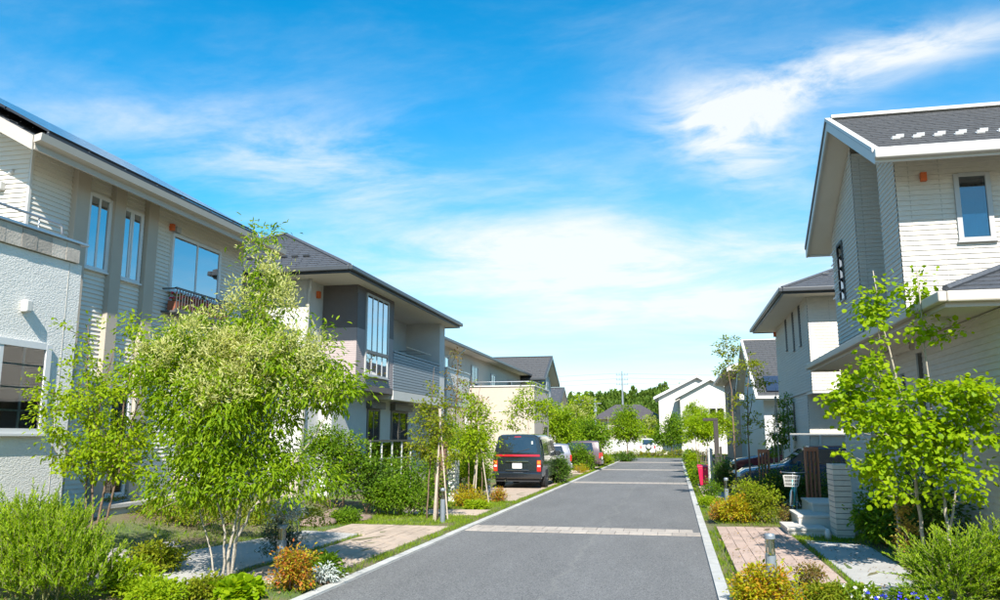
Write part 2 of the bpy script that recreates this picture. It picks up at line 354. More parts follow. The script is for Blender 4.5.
def groundmat():
    m = bpy.data.materials.new('garden_ground'); m.use_nodes = True; t = m.node_tree; b = t.nodes['Principled BSDF']; L = t.links.new
    geo = N(t, 'ShaderNodeNewGeometry'); n1 = N(t, 'ShaderNodeTexNoise'); n1.inputs['Scale'].default_value = .9; n1.inputs['Detail'].default_value = 7; L(geo.outputs['Position'], n1.inputs['Vector'])
    cr = N(t, 'ShaderNodeValToRGB'); e = cr.color_ramp.elements; e[0].position = .36; e[0].color = (.14, .10, .06, 1); e[1].position = .62; e[1].color = (.085, .13, .03, 1)
    k = e.new(.5); k.color = (.15, .14, .06, 1); L(n1.outputs[0], cr.inputs[0])
    n2 = N(t, 'ShaderNodeTexNoise'); n2.inputs['Scale'].default_value = 45; n2.inputs['Detail'].default_value = 4; L(geo.outputs['Position'], n2.inputs['Vector'])
    r = N(t, 'ShaderNodeMapRange'); r.inputs['To Min'].default_value = .5; r.inputs['To Max'].default_value = 1.5; L(n2.outputs[0], r.inputs[0])
    vm = N(t, 'ShaderNodeVectorMath', operation='SCALE'); L(cr.outputs[0], vm.inputs[0]); L(r.outputs[0], vm.inputs['Scale']); L(vm.outputs[0], b.inputs['Base Color']); b.inputs['Roughness'].default_value = .95
    bp = N(t, 'ShaderNodeBump'); bp.inputs['Strength'].default_value = .8; bp.inputs['Distance'].default_value = .03; L(n2.outputs[0], bp.inputs['Height']); L(bp.outputs[0], b.inputs['Normal'])
    return m
GROUND = groundmat()
CONC = mat('concrete_slab', (.43, .415, .385), .85, (.35, .335, .31), 2.2, .06, .35, 60, fine=(120, .10))
KERB = mat('kerb_concrete', (.47, .465, .44), .85, (.36, .355, .33), 4, .1, .35, 70, fine=(150, .12))
PAVE = mat('tan_paver', (.47, .37, .29), .85, (.38, .30, .23), 7, .13, .4, 70, fine=(160, .12))
PAVEP = mat('pink_paver', (.46, .335, .27), .85, (.37, .28, .23), 7, .12, .4, 70, fine=(160, .12))
BAND = mat('road_band_paver', (.44, .38, .32), .85, (.31, .28, .25), 9, .16, .4, 70, fine=(160, .12))
BARK = mat('brown_bark', (.21, .135, .09), .9, (.13, .09, .06), 14, .1, .6, 60)
BARKP = mat('pale_bark', (.42, .37, .30), .85, (.27, .23, .18), 16, .1, .5, 60)
STAKE = mat('weathered_stake', (.52, .44, .35), .85, (.40, .33, .26), 20, .1, .4, 50)
G_YG = leafmat('leaf_yellow_green', [(.17, .28, .008), (.25, .36, .010), (.33, .41, .014), (.20, .32, .009)], .52)
G_BRIGHT = leafmat('leaf_bright_green', [(.12, .22, .008), (.19, .31, .010), (.28, .38, .014), (.15, .26, .009)], .52)
G_LIME = leafmat('leaf_lime', [(.17, .29, .006), (.25, .38, .008), (.33, .43, .011), (.20, .33, .007)], .55)
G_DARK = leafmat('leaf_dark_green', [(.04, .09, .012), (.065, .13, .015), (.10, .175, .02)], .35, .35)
G_MID = leafmat('leaf_mid_green', [(.075, .16, .010), (.125, .23, .012), (.19, .30, .016)], .48)
G_OLIVE = leafmat('leaf_olive', [(.14, .20, .012), (.20, .26, .014), (.27, .27, .022), (.17, .23, .012)], .5)
G_FEATH = leafmat('leaf_feathery', [(.13, .24, .010), (.19, .32, .013), (.27, .38, .018), (.15, .26, .010)], .5)
G_CONI = leafmat('leaf_conifer_lime', [(.15, .25, .007), (.23, .34, .010), (.31, .40, .014)], .45)
G_NAND = leafmat('leaf_nandina', [(.45, .10, .03), (.38, .20, .02), (.36, .30, .02), (.25, .27, .02), (.48, .16, .04)], .4)
G_NANDY = leafmat('leaf_nandina_yellow', [(.46, .38, .012), (.34, .38, .014), (.50, .20, .02), (.24, .32, .012), (.42, .36, .012)], .45)
G_RED = leafmat('leaf_reddish', [(.20, .10, .04), (.22, .17, .035), (.15, .17, .03)], .4)
G_GRASS = leafmat('grass_blade', [(.10, .19, .010), (.17, .28, .013), (.25, .32, .025), (.13, .22, .011)], .45)
G_SILV = leafmat('leaf_silver', [(.50, .53, .52), (.36, .42, .42), (.62, .64, .62)], .2)
G_BLUE = leafmat('leaf_blue_green', [(.08, .14, .11), (.12, .18, .15), (.055, .11, .075)], .2)
BLOS = leafmat('cream_blossom', [(.46, .48, .16), (.58, .57, .28), (.38, .42, .10), (.52, .51, .22)], .45)
G_FOREST = leafmat('leaf_forest', [(.06, .12, .018), (.10, .17, .022), (.15, .22, .03), (.08, .14, .02)], .35)
# ------------------------------------------------------------------ ground
def sst(x, a, b): t = min(1, max(0, (x - a) / (b - a))); return t * t * (3 - 2 * t)
def gh(x, y):
    """garden surface height"""
    h = 0.
    if x < -4.2: h = .03 + .50 * sst(-x, 7.7, 10.4) * sst(y, 6, 10) * (1 - sst(y, 17.5, 20.5)) + .16 * sst(-x, 6.2, 9) * sst(y, 17, 20)
    elif x > .7: h = .03 + .12 * sst(x, 2.9, 4.2)
    else: h = -.05
    return h
def make_ground():
    xs = np.unique(np.concatenate([[-900, -400, -150, -70, -40, -28, -20], np.linspace(-16, -4.6, 58), [-4.19, -4.18, .69, .70], np.linspace(.9, 6, 26), [8, 12, 20, 30, 50, 90, 200, 500, 900]]))
    ys = np.unique(np.concatenate([[-300, -60, -20, -5], np.linspace(0, 26, 66), np.linspace(28, 78, 26), [90, 110, 150, 200, 260, 400, 800, 1800, 3500]]))
    rng = np.random.default_rng(3)
    V = np.array([(x, y, gh(x, y) + (rng.normal() * .012 if (-16 < x < -4.7 or .8 < x < 6) and 0 < y < 60 else 0)) for y in ys for x in xs])
    nx = len(xs); F = np.array([(j * nx + i, j * nx + i + 1, (j + 1) * nx + i + 1, (j + 1) * nx + i) for j in range(len(ys) - 1) for i in range(nx - 1)])
    tag(rawmesh('ground', V, F, GROUND), kind='structure')
make_ground()
XL, XR, YE = -4.2, .42, 70.
def sheet(name, pts, z, m, sub=1):
    mb = MB(); mb.prism([(x, y, z - .06) for x, y in pts], (0, 0, .06)); return mb.build(name, m)
road = tag(sheet('road', [(XL, -12), (XR, -12), (XR, YE), (XL, YE)], .0, ASPH), kind='structure')
cross = tag(sheet('cross_road', [(-60, YE + .01), (60, YE + .01), (60, YE + 4.5), (-60, YE + 4.5)], -.004, ASPH), kind='structure')
# paved bands across the road: bricks laid in two courses
def band(y0, rows, n, tag_it):
    w = (XR - XL) / n; me = None
    for r_ in range(rows):
        for k in range(n):
            if me is None:
                b = MB(); b.box(-w / 2 + .006, w / 2 - .006, -.245 + .006, .245 - .006, -.03, .0); me0 = b.build('band_paver', BAND, road, bevel=.004); me = me0.data; o = me0
            else: o = place(me, 'band_paver', road)
            xk = XL + (k + .5) * w + (w / 2 if r_ % 2 else 0)
            if xk + w / 2 > XR + .01: xk = XL + w / 4; o.scale = (.48, 1, 1)
            o.location = (xk, y0 + r_ * .49, .012 + RNG.normal() * .0015)
band(16.35, 2, 17, True)
for y0 in (33.5, 47., 61.):
    b = MB()
    for r_ in range(2):
        for k in range(17):
            w = (XR - XL) / 17; b.box(XL + k * w + .006, XL + (k + 1) * w - .006, y0 + r_ * .45, y0 + r_ * .45 + .438, -.02, .010)
    tag(b.build('paver_band', BAND, road), kind='stuff')
# kerb stones
def kerb(name, x0, x1):
    root = None; b = MB(); b.box(x0, x1, -2, YE, -.1, .004); root = tag(b.build(name, KERB), kind='structure'); me = None
    for k in range(int((YE - 2) / .6)):
        y = 2 + k * .6
        if me is None:
            c = MB(); c.box(x0 + .004, x1 - .004, .004, .596, -.05, 0); o = c.build('kerb_stone', KERB, root, bevel=.008); me = o.data
        else: o = place(me, 'kerb_stone', root)
        o.location = (0, y, .028 + RNG.normal() * .002)
kerb('kerb_left', XL - .15, XL); kerb('kerb_right', XR, XR + .15)
# right driveway: pink-tan pavers in stretcher bond
def paving(name, x0, x1, y0, y1, w, l, m, z=.045, skip=None, skew=0.):
    b = MB(); b.prism([(x0, y0, z - .09), (x1, y0, z - .09), (x1, y1, z - .09), (x0, y1, z - .09)], (0, 0, .07)); root = tag(b.build(name, SOIL), kind='structure'); me = None
    nx = int(round((x1 - x0) / w)); w = (x1 - x0) / nx
    for i in range(nx):
        y = y0 - (l / 2 if i % 2 else 0)
        while y < y1 - .01:
            a, c = max(y, y0), min(y + l, y1); y += l
            if c - a < .05: continue
            if skip and skip(x0 + (i + .5) * w, (a + c) / 2): continue
            if me is None:
                q = MB(); q.box(-w / 2 + .004, w / 2 - .004, -l / 2 + .004, l / 2 - .004, -.05, 0); o = q.build('paver', m, root, bevel=.005); me = o.data
            else: o = place(me, 'paver', root)
            o.location = (x0 + (i + .5) * w, (a + c) / 2, z + RNG.normal() * .0022); o.scale = (1, (c - a) / l, 1)
            o.rotation_euler = (RNG.normal() * .004, RNG.normal() * .006, 0)
    return root
paving('driveway_paving', .76, 2.06, 11.2, 17.55, .185, .37, PAVEP)
paving('footway_paving', -5.75, -4.58, 9.7, 16.4, .195, .39, PAVE); paving('footway_paving', -6.74, -5.76, 14.7, 16.4, .195, .39, PAVE)
def slab(name, pts, z, m, joints=()):
    b = MB(); b.prism([(x, y, z - .12) for x, y in pts], (0, 0, .12)); o = tag(b.build(name, m, bevel=.012), kind='structure'); return o
# concrete paths: separate slabs with open joints
def slab_path(name, quads, z):
    root = None
    for k, q in enumerate(quads):
        cx = sum(p[0] for p in q) / 4; cy = sum(p[1] for p in q) / 4
        q2 = [(cx + (x - cx) * .994, cy + (y - cy) * .994) for x, y in q]
        b = MB(); b.prism([(x, y, z - .12) for x, y in q2], (0, 0, .12 + RNG.normal() * .002))
        if root is None: r_ = MB(); r_.prism([(x, y, z - .2) for x, y in q], (0, 0, .1)); root = tag(r_.build(name, SOIL), kind='structure')
        b.build('slab', CONC, root, bevel=.01)
lerp = lambda a, b, t: (a[0] + (b[0] - a[0]) * t, a[1] + (b[1] - a[1]) * t)
def strip(A0, A1, B0, B1, n): return [[lerp(A0, A1, i / n), lerp(A0, A1, (i + 1) / n), lerp(B0, B1, (i + 1) / n), lerp(B0, B1, i / n)] for i in range(n)]
slab_path('concrete_path', strip((2.14, 9.0), (2.18, 15.6), (3.0, 9.0), (3.12, 15.0), 3), .05)
slab_path('front_walk', strip((-5.9, 8.7), (-5.87, 14.6), (-8.05, 9.4), (-7.1, 14.9), 3), .07)
# driveway under the van and beyond, fine paving
for (x0, x1, y0, y1) in ((-7.4, -4.58, 23.4, 34.6), (-7.6, -4.58, 40.5, 50.5)):
    tag(sheet('van_driveway' if y0 < 30 else 'car_driveway', [(x0, y0), (x1, y0), (x1, y1), (x0, y1)], .045, PAVE), kind='structure')
tag(sheet('garden_walk', [(-6.6, 18.9), (-4.6, 18.9), (-4.6, 20.3), (-6.6, 20.0)], .045, PAVE), kind='structure')
tag(sheet('side_paving', [(.8, 25.6), (1.55, 25.9), (1.6, 33.), (.8, 33.)], .045, PAVEP), kind='structure')
tag(sheet('car_court', [(3.3, 22.6), (9, 22.6), (9, 33), (3.3, 33)], .05, CONC), kind='structure')
tag(sheet('porch_deck', [(-10.75, 11.2), (-9.9, 11.2), (-9.6, 19.2), (-10.75, 19.2)], .66, CONC), kind='structure').scale = (1, 1, 1)
pd = MB(); pd.prism([(-10.7, 11.25, .2), (-9.95, 11.25, .2), (-9.65, 19.15, .2), (-10.7, 19.15, .2)], (0, 0, .41)); tag(pd.build('porch_base', KERB), kind='structure')
# grass: blades
def grass(name, label, polys, dens, hgt, seed, m=None, zf=None, lean=.35):
    rng = np.random.default_rng(seed); Ps = []
    for (x0, x1, y0, y1) in polys:
        n = int((x1 - x0) * (y1 - y0) * dens); Ps.append(np.stack([x0 + (x1 - x0) * rng.random(n), y0 + (y1 - y0) * rng.random(n)], 1))
    P = np.concatenate(Ps); keep = (np.sin(P[:, 0] * 7.3 + 1.3 * np.sin(P[:, 1] * 3.1)) + np.sin(P[:, 1] * 4.7 + 2 * np.sin(P[:, 0] * 2.3)) + rng.normal(size=len(P)) * .9) > -1.1
    wx = lambda y: -7.95 + (y - 9.4) * .172
    keep &= ~((P[:, 0] < -5.88) & (P[:, 0] > wx(P[:, 1])) & (P[:, 1] > 9.) & (P[:, 1] < 15.0)) & ~((P[:, 0] > -6.75) & (P[:, 0] < -5.85) & (P[:, 1] > 14.6) & (P[:, 1] < 16.42)) & ~((P[:, 0] > 2.16) & (P[:, 0] < 3.05) & (P[:, 1] < 15.1) & (P[:, 1] > 9))
    P = P[keep]; n = len(P); z = np.array([(zf or gh)(x, y) for x, y in P]) - .01
    B = np.concatenate([P, z[:, None]], 1); A = np.stack([rng.normal(size=n) * lean, rng.normal(size=n) * lean, np.ones(n)], 1)
    V, F = leaf_arrays(B, A, rng.normal(size=(n, 3)), hgt * (.5 + rng.random(n)), 'needle')
    o = rawmesh(name, V, F, m or G_GRASS); tag(o, label, 'grass', kind='stuff'); return o
# ------------------------------------------------------------------ house building helpers
SIDW = mat('white_siding', (.68, .635, .56), .6, (.64, .60, .53), 1.2, .03, .05, 30)
STUC = mat('white_stucco', (.73, .70, .645), .85, (.67, .645, .595), 2, .03, .7, 30, stretch=(1, 1, 2.2))
PILA = mat('taupe_panel', (.42, .36, .29), .7, (.39, .335, .27), 2, .03)
TRIM = mat('cream_trim', (.46, .41, .345), .5, (.43, .385, .325), 2, .03)
WTRIM = mat('white_trim', (.56, .54, .50), .45, (.53, .51, .47), 2, .03)
SOFF = mat('soffit_board', (.66, .60, .52), .8, (.62, .56, .48), 2, .02)
ROOFD = mat('dark_slate', (.055, .06, .068), .55, (.085, .088, .095), 9, .12, .3, 60, fine=(40, .25))
ROOFG = mat('grey_slate', (.085, .084, .083), .75, (.06, .06, .062), 9, .12, .4, 60, fine=(50, .25))
GUTD = mat('dark_gutter', (.05, .055, .06), .35, (.06, .065, .07), 3, .03)
MAUVE = mat('mauve_tile_siding', (.36, .30, .29), .75, (.33, .275, .265), 8, .03, .2, 50)
CHAR = mat('charcoal_siding', (.14, .122, .117), .7, (.125, .11, .105), 6, .03)
STONE = mat('pale_ledge_siding', (.71, .655, .57), .8, (.60, .555, .485), 5, .03, 1.0, 22, stretch=(1, 1, 5))
GRENDER = mat('grey_white_render', (.57, .56, .53), .8, (.52, .51, .485), 3, .03, .3, 30)
BEIGE = mat('beige_render', (.46, .395, .325), .85, (.43, .37, .305), 3, .03, .3, 30)
ALUW = mat('white_window_frame', (.62, .62, .61), .35, None, 3, .02)
ALUD = mat('dark_window_frame', (.10, .095, .09), .4, None, 3, .02)
ALUG = mat('grey_window_frame', (.40, .40, .39), .35, None, 3, .02)
STEEL = mat('brushed_steel', (.52, .53, .54), .32, (.45, .46, .47), 20, .03, metal=.85)
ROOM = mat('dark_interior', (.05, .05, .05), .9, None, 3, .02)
CURT = mat('pale_curtain', (.55, .54, .50), .9, (.42, .41, .38), 12, .05, stretch=(8, 8, .3))
GLASS = glassmat('window_glass', (.5, .62, .66), .04); GLASSB = glassmat('window_glass_blue', (.30, .50, .62), .42)
PVF = mat('solar_cell', (.020, .026, .045), .12, (.028, .036, .06), 3, .1, spec=.6, coat=.6)
PVE = mat('solar_frame', (.03, .03, .033), .4, None, 3, .02)
TILECAP = mat('travertine_tile', (.50, .44, .37), .8, (.36, .31, .26), 3, .36, .4, 30)
ORANGE = mat('orange_vent', (.62, .13, .03), .5, None, 4, .03)
JOINT = mat('panel_joint', (.50, .46, .40), .8, None, 4, .02)
def wp(axis, plane, sg, u, z, o):
    return (plane + sg * o, u, z) if axis == 'x' else (u, plane + sg * o, z)
def wbox(mb, axis, plane, sg, u0, u1, z0, z1, o0, o1):
    a = sorted((plane + sg * o0, plane + sg * o1))
    if axis == 'x': mb.box(a[0], a[1], u0, u1, z0, z1)
    else: mb.box(u0, u1, a[0], a[1], z0, z1)
def wall(parent, axis, plane, sg, u0, u1, z0, z1, m, opens=(), pitch=None, depth=.012, clip=None, name='wall', label=None):
    """wall face of lap boards or render with real openings"""
    mb = MB(); zs = {z0, z1}
    for o in opens: zs |= {o[2], o[3]}
    step = pitch or .5
    if pitch or clip:
        if clip and not pitch: step = .1
        k = math.ceil(z0 / step)
        while k * step < z1: zs.add(round(k * step, 5)); k += 1
    zs = sorted(z for z in zs if z0 <= z <= z1)
    def q(ua, ub, za, oa, zb, ob, ua2=None, ub2=None):
        ua2 = ua if ua2 is None else ua2; ub2 = ub if ub2 is None else ub2
        p = [wp(axis, plane, sg, ua, za, oa), wp(axis, plane, sg, ub, za, oa), wp(axis, plane, sg, ub2, zb, ob), wp(axis, plane, sg, ua2, zb, ob)]
        if (axis == 'x') != (sg > 0): p = p[::-1]
        mb.poly(p)
    for za, zb in zip(zs[:-1], zs[1:]):
        if zb - za < 1e-4: continue
        ca = clip(za) if clip else (u0, u1); cb = clip(zb) if clip else (u0, u1); mid = (za + zb) / 2
        if ca[1] - ca[0] < .01: continue
        if cb[1] < cb[0]: c_ = (cb[0] + cb[1]) / 2; cb = (c_, c_)
        segs = [(ca[0], ca[1])]
        for (a, b, c, d) in opens:
            if c < mid < d:
                n2 = []
                for s0, s1 in segs:
                    if b <= s0 or a >= s1: n2.append((s0, s1)); continue
                    if a > s0: n2.append((s0, a))
                    if b < s1: n2.append((b, s1))
                segs = n2
        if pitch:
            fr = (za / pitch) % 1.0
            if fr > .999 or fr < .001: fr = 0
            fe = fr + (zb - za) / pitch; oa, ob = depth * (1 - fr), depth * (1 - min(1, fe))
        else: oa = ob = 0
        for s0, s1 in segs:
            t0 = cb[0] if s0 == ca[0] else s0; t1 = cb[1] if s1 == ca[1] else s1
            q(s0, s1, za, oa, zb, ob, t0, t1)
            if pitch and fr == 0 and za > z0: q(s0, s1, za, 0, za, oa)
    o = mb.build(name, m, parent)
    if label: o['label'] = label
    return o
def window(parent, axis, plane, sg, u0, u1, z0, z1, fm=ALUW, n=2, glass=None, curtain=0, fw=.05, bars=0, proud=.04, sill=True, name='window', bias=None):
    """frame, panes, sill, room behind"""
    W_ = lambda *a: wbox(mb, axis, plane, sg, *a)
    mb = MB(); W_(u0 - fw * .4, u0 + fw, z0, z1, -.09, proud); W_(u1 - fw, u1 + fw * .4, z0, z1, -.09, proud)
    W_(u0 + fw, u1 - fw, z1 - fw, z1 + fw * .3, -.09, proud - .003); W_(u0 + fw, u1 - fw, z0, z0 + fw, -.09, proud - .003)
    iu0, iu1 = u0 + fw, u1 - fw; cuts = [iu0 + (iu1 - iu0) * (k / n) for k in range(n + 1)]
    if bias: cuts = [iu0 + (iu1 - iu0) * b_ for b_ in bias]
    for c in cuts[1:-1]: W_(c - fw * .45, c + fw * .45, z0 + fw, z1 - fw, -.07, proud - .012)
    for k in range(bars):
        zz = z0 + (z1 - z0) * (k + 1) / (bars + 1); W_(iu0, iu1, zz - .012, zz + .012, -.05, proud - .03)
    w = mb.build(name, fm, parent)
    for a, b in zip(cuts[:-1], cuts[1:]):
        g = MB(); wbox(g, axis, plane, sg, a + .004, b - .004, z0 + fw * .8, z1 - fw * .8, proud - .031, proud - .025); g.build('pane', glass or GLASS, w)
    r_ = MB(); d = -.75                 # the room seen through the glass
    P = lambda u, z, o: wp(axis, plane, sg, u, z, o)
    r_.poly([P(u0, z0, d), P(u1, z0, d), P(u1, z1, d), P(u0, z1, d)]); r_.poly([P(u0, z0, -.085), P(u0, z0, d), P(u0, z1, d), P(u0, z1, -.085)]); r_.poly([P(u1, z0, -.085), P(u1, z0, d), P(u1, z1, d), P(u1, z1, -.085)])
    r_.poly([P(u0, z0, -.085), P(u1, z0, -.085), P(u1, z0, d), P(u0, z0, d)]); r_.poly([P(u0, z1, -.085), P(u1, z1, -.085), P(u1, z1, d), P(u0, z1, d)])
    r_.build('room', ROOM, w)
    if curtain:
        c = MB(); nn = 14; ua, ub = (u0 + .03, u0 + (u1 - u0) * curtain) if curtain > 0 else (u1 + (u1 - u0) * curtain, u1 - .03)
        for k in range(nn):
            a = ua + (ub - ua) * k / nn; b = ua + (ub - ua) * (k + 1) / nn; o1 = -.13 - .03 * (k % 2); o2 = -.13 - .03 * ((k + 1) % 2)
            c.poly([P(a, z0 + .02, o1), P(b, z0 + .02, o2), P(b, z1 - .02, o2), P(a, z1 - .02, o1)])
        c.build('curtain', CURT, w)
    if sill:
        s = MB(); wbox(s, axis, plane, sg, u0 - .05, u1 + .05, z0 - .035, z0 - .001, -.05, proud + .035); s.build('sill', fm, w)
    return w
def courses(parent, e0, e1, r0, r1, n, tw, m, name='roof_tiles', lip=.022, seed=1, kind='stuff'):
    """lapped roof tiles on the surface between eave line e0-e1 and ridge line r0-r1"""
    rng = np.random.default_rng(seed); e0, e1, r0, r1 = (np.array(p, float) for p in (e0, e1, r0, r1))
    nr = unit(np.cross(e1 - e0, r0 - e0 + (r1 - e1))); nr = nr if nr[2] > 0 else -nr; mb = MB()
    for i in range(n):
        t0, t1 = i / n, min(1, (i + 1.25) / n); a0, a1 = e0 + (r0 - e0) * t0, e1 + (r1 - e1) * t0; b0, b1 = e0 + (r0 - e0) * t1, e1 + (r1 - e1) * t1
        Lw = np.linalg.norm(a1 - a0); k = max(1, int(round(Lw / tw))); off = .5 if i % 2 else 0
        cuts = sorted({0., 1.} | {(j + off) / k for j in range(k + 1) if 0 < (j + off) / k < 1})
        for u, v in zip(cuts[:-1], cuts[1:]):
            g = min(.006 / max(Lw, .1), (v - u) * .1); u2, v2 = u + g, v - g; h = lip + rng.random() * .006
            p, q_, s, t = a0 + (a1 - a0) * u2, a0 + (a1 - a0) * v2, b0 + (b1 - b0) * v2, b0 + (b1 - b0) * u2
            mb.hexa([p, q_, s, t, p + nr * h, q_ + nr * h, s + nr * .004, t + nr * .004])
    o = mb.build(name, m, parent)
    if kind: o['kind'] = kind
    return o
GUARD = mat('snow_guard_white', (.72, .71, .69), .4, None, 3, .02)
def guards(parent, pts, nr, m, size=.16):
    me = None
    for p in pts:
        b = MB(); b.box(-size / 2, size / 2, -.05, .05, 0, .015); b.box(-size / 2, size / 2, -.05, -.03, 0, .06)
        if me is None: o = b.build('snow_guard', m, parent, local=True); me = o.data
        else: o = place(me, 'snow_guard', parent)
        o.location = np.array(p) - offs(parent); o.rotation_euler = (nr, 0, 0)
def gutter(parent, p0, p1, m, r=.065, name='gutter'):
    mb = MB(); p0 = np.array(p0, float); p1 = np.array(p1, float); mb.tube([p0, p1], r, 8); return mb.build(name, m, parent)
def slabroof(parent, pts, th, m, name='roof_deck'):
    mb = MB(); mb.prism(pts, (0, 0, th)); return mb.build(name, m, parent)
def downpipe(parent, pts, m, r=.035): mb = MB(); mb.tube(pts, r, 8); return mb.build('downpipe', m, parent, smooth=True)
def part(parent, name, m, boxes, bevel=0, label=None):
    mb = MB()
    for b in boxes: mb.box(*b)
    o = mb.build(name, m, parent, bevel=bevel)
    if label: o['label'] = label
    return o

# ================================================================== white house with solar panels (left, nearest)
h = thing('house', 'white lap-sided house with solar panels and taupe pilasters', 'house', (-14, 14, 0))
xw = -10.6; zt = 6.95
oA, oB, oC, oD = (12.5, 13.1, 4.95, 6.38), (13.46, 14.06, 4.92, 6.36), (15.1, 17.0, 4.97, 6.24), (13.5, 14.1, .75, 2.85)
wall(h, 'x', xw, 1, 11.1, 18.1, .3, zt, SIDW, (oA, oB, oC, oD), pitch=.085, depth=.024)
SL = .55; ridgeX = -14.6
wall(h, 'y', 11.1, -1, -18.6, xw, .3, 9.0, SIDW, (), pitch=.085, depth=.024, clip=lambda z: (-18.6 if z < zt else ridgeX * 2 - (xw - (z - zt) / SL) , xw if z < zt else xw - (z - zt) / SL))
part(h, 'rear_wall', SIDW, [(-18.6, xw - .06, 17.9, 18.1, .3, zt), (-18.6, -18.5, 11.12, 17.89, .3, zt)])
part(h, 'corner_post', WTRIM, [(xw - .01, xw + .035, 11.085, 11.14, .3, zt)])
for a, b in ((12.08, 12.42), (13.12, 13.42), (14.14, 14.46)): part(h, 'pilaster', PILA, [(xw - .05, xw + .13, a, b, .6, zt - .03)], .006)
window(h, 'x', xw + .02, 1, *oA, glass=GLASSB, curtain=.3, n=2); window(h, 'x', xw + .02, 1, *oB, glass=GLASSB, n=3, bias=(0, .4, .52, 1)); window(h, 'x', xw + .02, 1, *oC, glass=GLASSB, curtain=-.48, n=2)
window(h, 'x', xw + .02, 1, *oD, n=1, glass=GLASS)
# roof: deck, soffit, tiles
ye0, ye1 = 10.45, 18.75; xe = -9.95; ze = 6.62
zr = ze + (xe - ridgeX) * SL
mb = MB(); mb.prism([(xe, ye0, ze), (ridgeX, ye0, zr), (2 * ridgeX - xe, ye0, ze), (2 * ridgeX - xe, ye0, ze - .05), (2 * ridgeX - xe + .6, ye0, ze - .05), (ridgeX, ye0, zr - .17), (xe - .35, ye0, ze - .0), (xe, ye0, ze - .17)], (0, ye1 - ye0, 0))
mb.build('roof_deck', SOFF, h)
mb = MB()
mb.prism([(xe + .02, ye0 - .03, ze + .02), (ridgeX, ye0 - .03, zr + .02), (ridgeX, ye0 - .03, zr - .24), (xe + .02, ye0 - .03, ze - .22)], (0, -.03, 0)); mb.build('bargeboard', TRIM, h)
part(h, 'fascia', TRIM, [(xe + .003, xe + .04, ye0 - .02, ye1 + .02, ze - .2, ze + .01)])
mb = MB(); mb.prism([(xe + .04, ye0 - .06, ze - .10), (xe + .17, ye0 - .06, ze - .07), (xe + .19, ye0 - .06, ze + .05), (xe + .16, ye0 - .06, ze + .05), (xe + .04, ye0 - .06, ze + .02)], (0, ye1 - ye0 + .1, 0)); mb.build('gutter', TRIM, h)
courses(h, (xe + .03, ye0 - .02, ze + .015), (xe + .03, ye1, ze + .015), (ridgeX, ye0 - .02, zr + .015), (ridgeX, ye1, zr + .015), 17, .3, ROOFD, seed=2)
# solar array on rails
nsl = np.array([SL, 0, 1]) / sqrt(1 + SL * SL); usl = np.array([-1, 0, SL]) / sqrt(1 + SL * SL)
o0 = np.array([xe - .1, 10.75, ze + .07]) + nsl * .16
me = me2 = None
for r_ in range(4):
    for c in range(7):
        p = o0 + usl * (r_ * 1.06) + np.array([0, c * .98, 0])
        if me is None:
            b = MB(); b.hexa([(0, 0, 0), usl * 1.03, usl * 1.03 + (0, .96, 0), (0, .96, 0), nsl * .035, usl * 1.03 + nsl * .035, usl * 1.03 + nsl * .035 + (0, .96, 0), nsl * .035 + (0, .96, 0)]); o = b.build('solar_panel', PVE, h, local=True); me = o.data
            b = MB()
            for i in range(6):
                for j in range(6):
                    q0 = usl * (.025 + i * .165) + np.array([0, .025 + j * .153, 0]) + nsl * .037; b.poly([q0, q0 + usl * .158, q0 + usl * .158 + (0, .147, 0), q0 + (0, .147, 0)])
            s = b.build('solar_cells', PVF, o, local=True); me2 = s.data
        else: o = place(me, 'solar_panel', h); s = place(me2, 'solar_cells', o)
        o.location = p - offs(h)
mb = MB()
for k in range(8): q = o0 + np.array([0, k * .96, 0]) - nsl * .16; mb.tube([q, q + nsl * .16], .02, 6); mb.box(q[0] - .05, q[0] + .07, q[1] - .05, q[1] + .05, q[2] - .02, q[2] + .06)
mb.build('panel_bracket', STEEL, h); part(h, 'panel_rail', PVE, [(o0[0] + .0, o0[0] + .05, 10.7, 17.6, o0[2] - .09, o0[2] - .03)])
# little things on its walls
part(h, 'vent_hood', ALUG, [(xw - .62, xw - .44, 10.98, 11.09, 6.0, 6.14)], .01)
mb = MB(); mb.lathe((xw - .35, 11.09, 6.32), [(.05, 0), (.05, -.03), (.03, -.05)], 14, 'y'); mb.build('vent_cap', WTRIM, h)
part(h, 'vent_hood', ORANGE, [(xw + .01, xw + .1, 14.98, 15.07, 6.28, 6.42)]); part(h, 'vent_hood', ALUG, [(xw + .01, xw + .1, 15.14, 15.3, 6.28, 6.4)])
# flower-box rail under the sliding window
rl = MB()
for k in range(22): y = 14.95 + k * .1; rl.tube([(xw + .34, y, 4.55), (xw + .34, y, 4.98)], .009, 5)
rl.box(xw + .32, xw + .36, 14.9, 17.1, 4.96, 5.0); rl.box(xw + .32, xw + .36, 14.9, 17.1, 4.5, 4.54); rl.box(xw, xw + .34, 14.9, 14.93, 4.96, 4.99); rl.box(xw, xw + .34, 17.07, 17.1, 4.96, 4.99); rl.box(xw, xw + .36, 14.9, 17.1, 4.46, 4.5)
rl.build('window_rail', ALUD, h)
TERRA = mat('terracotta', (.36, .12, .06), .8, (.28, .09, .05), 8, .15)
for k in range(5): part(h, 'flower_box', TERRA, [(xw + .1, xw + .29, 14.98 + k * .42, 15.36 + k * .42, 4.505, 4.72)], .01)
FLW = leafmat('flower_red', [(.6, .02, .03), (.7, .05, .12), (.12, .2, .03), (.09, .16, .03)], .3)
rng = np.random.default_rng(8); n = 260; P = np.stack([xw + .19 + rng.normal(size=n) * .06, 14.98 + rng.random(n) * 2.05, 4.74 + rng.random(n) * .2], 1)
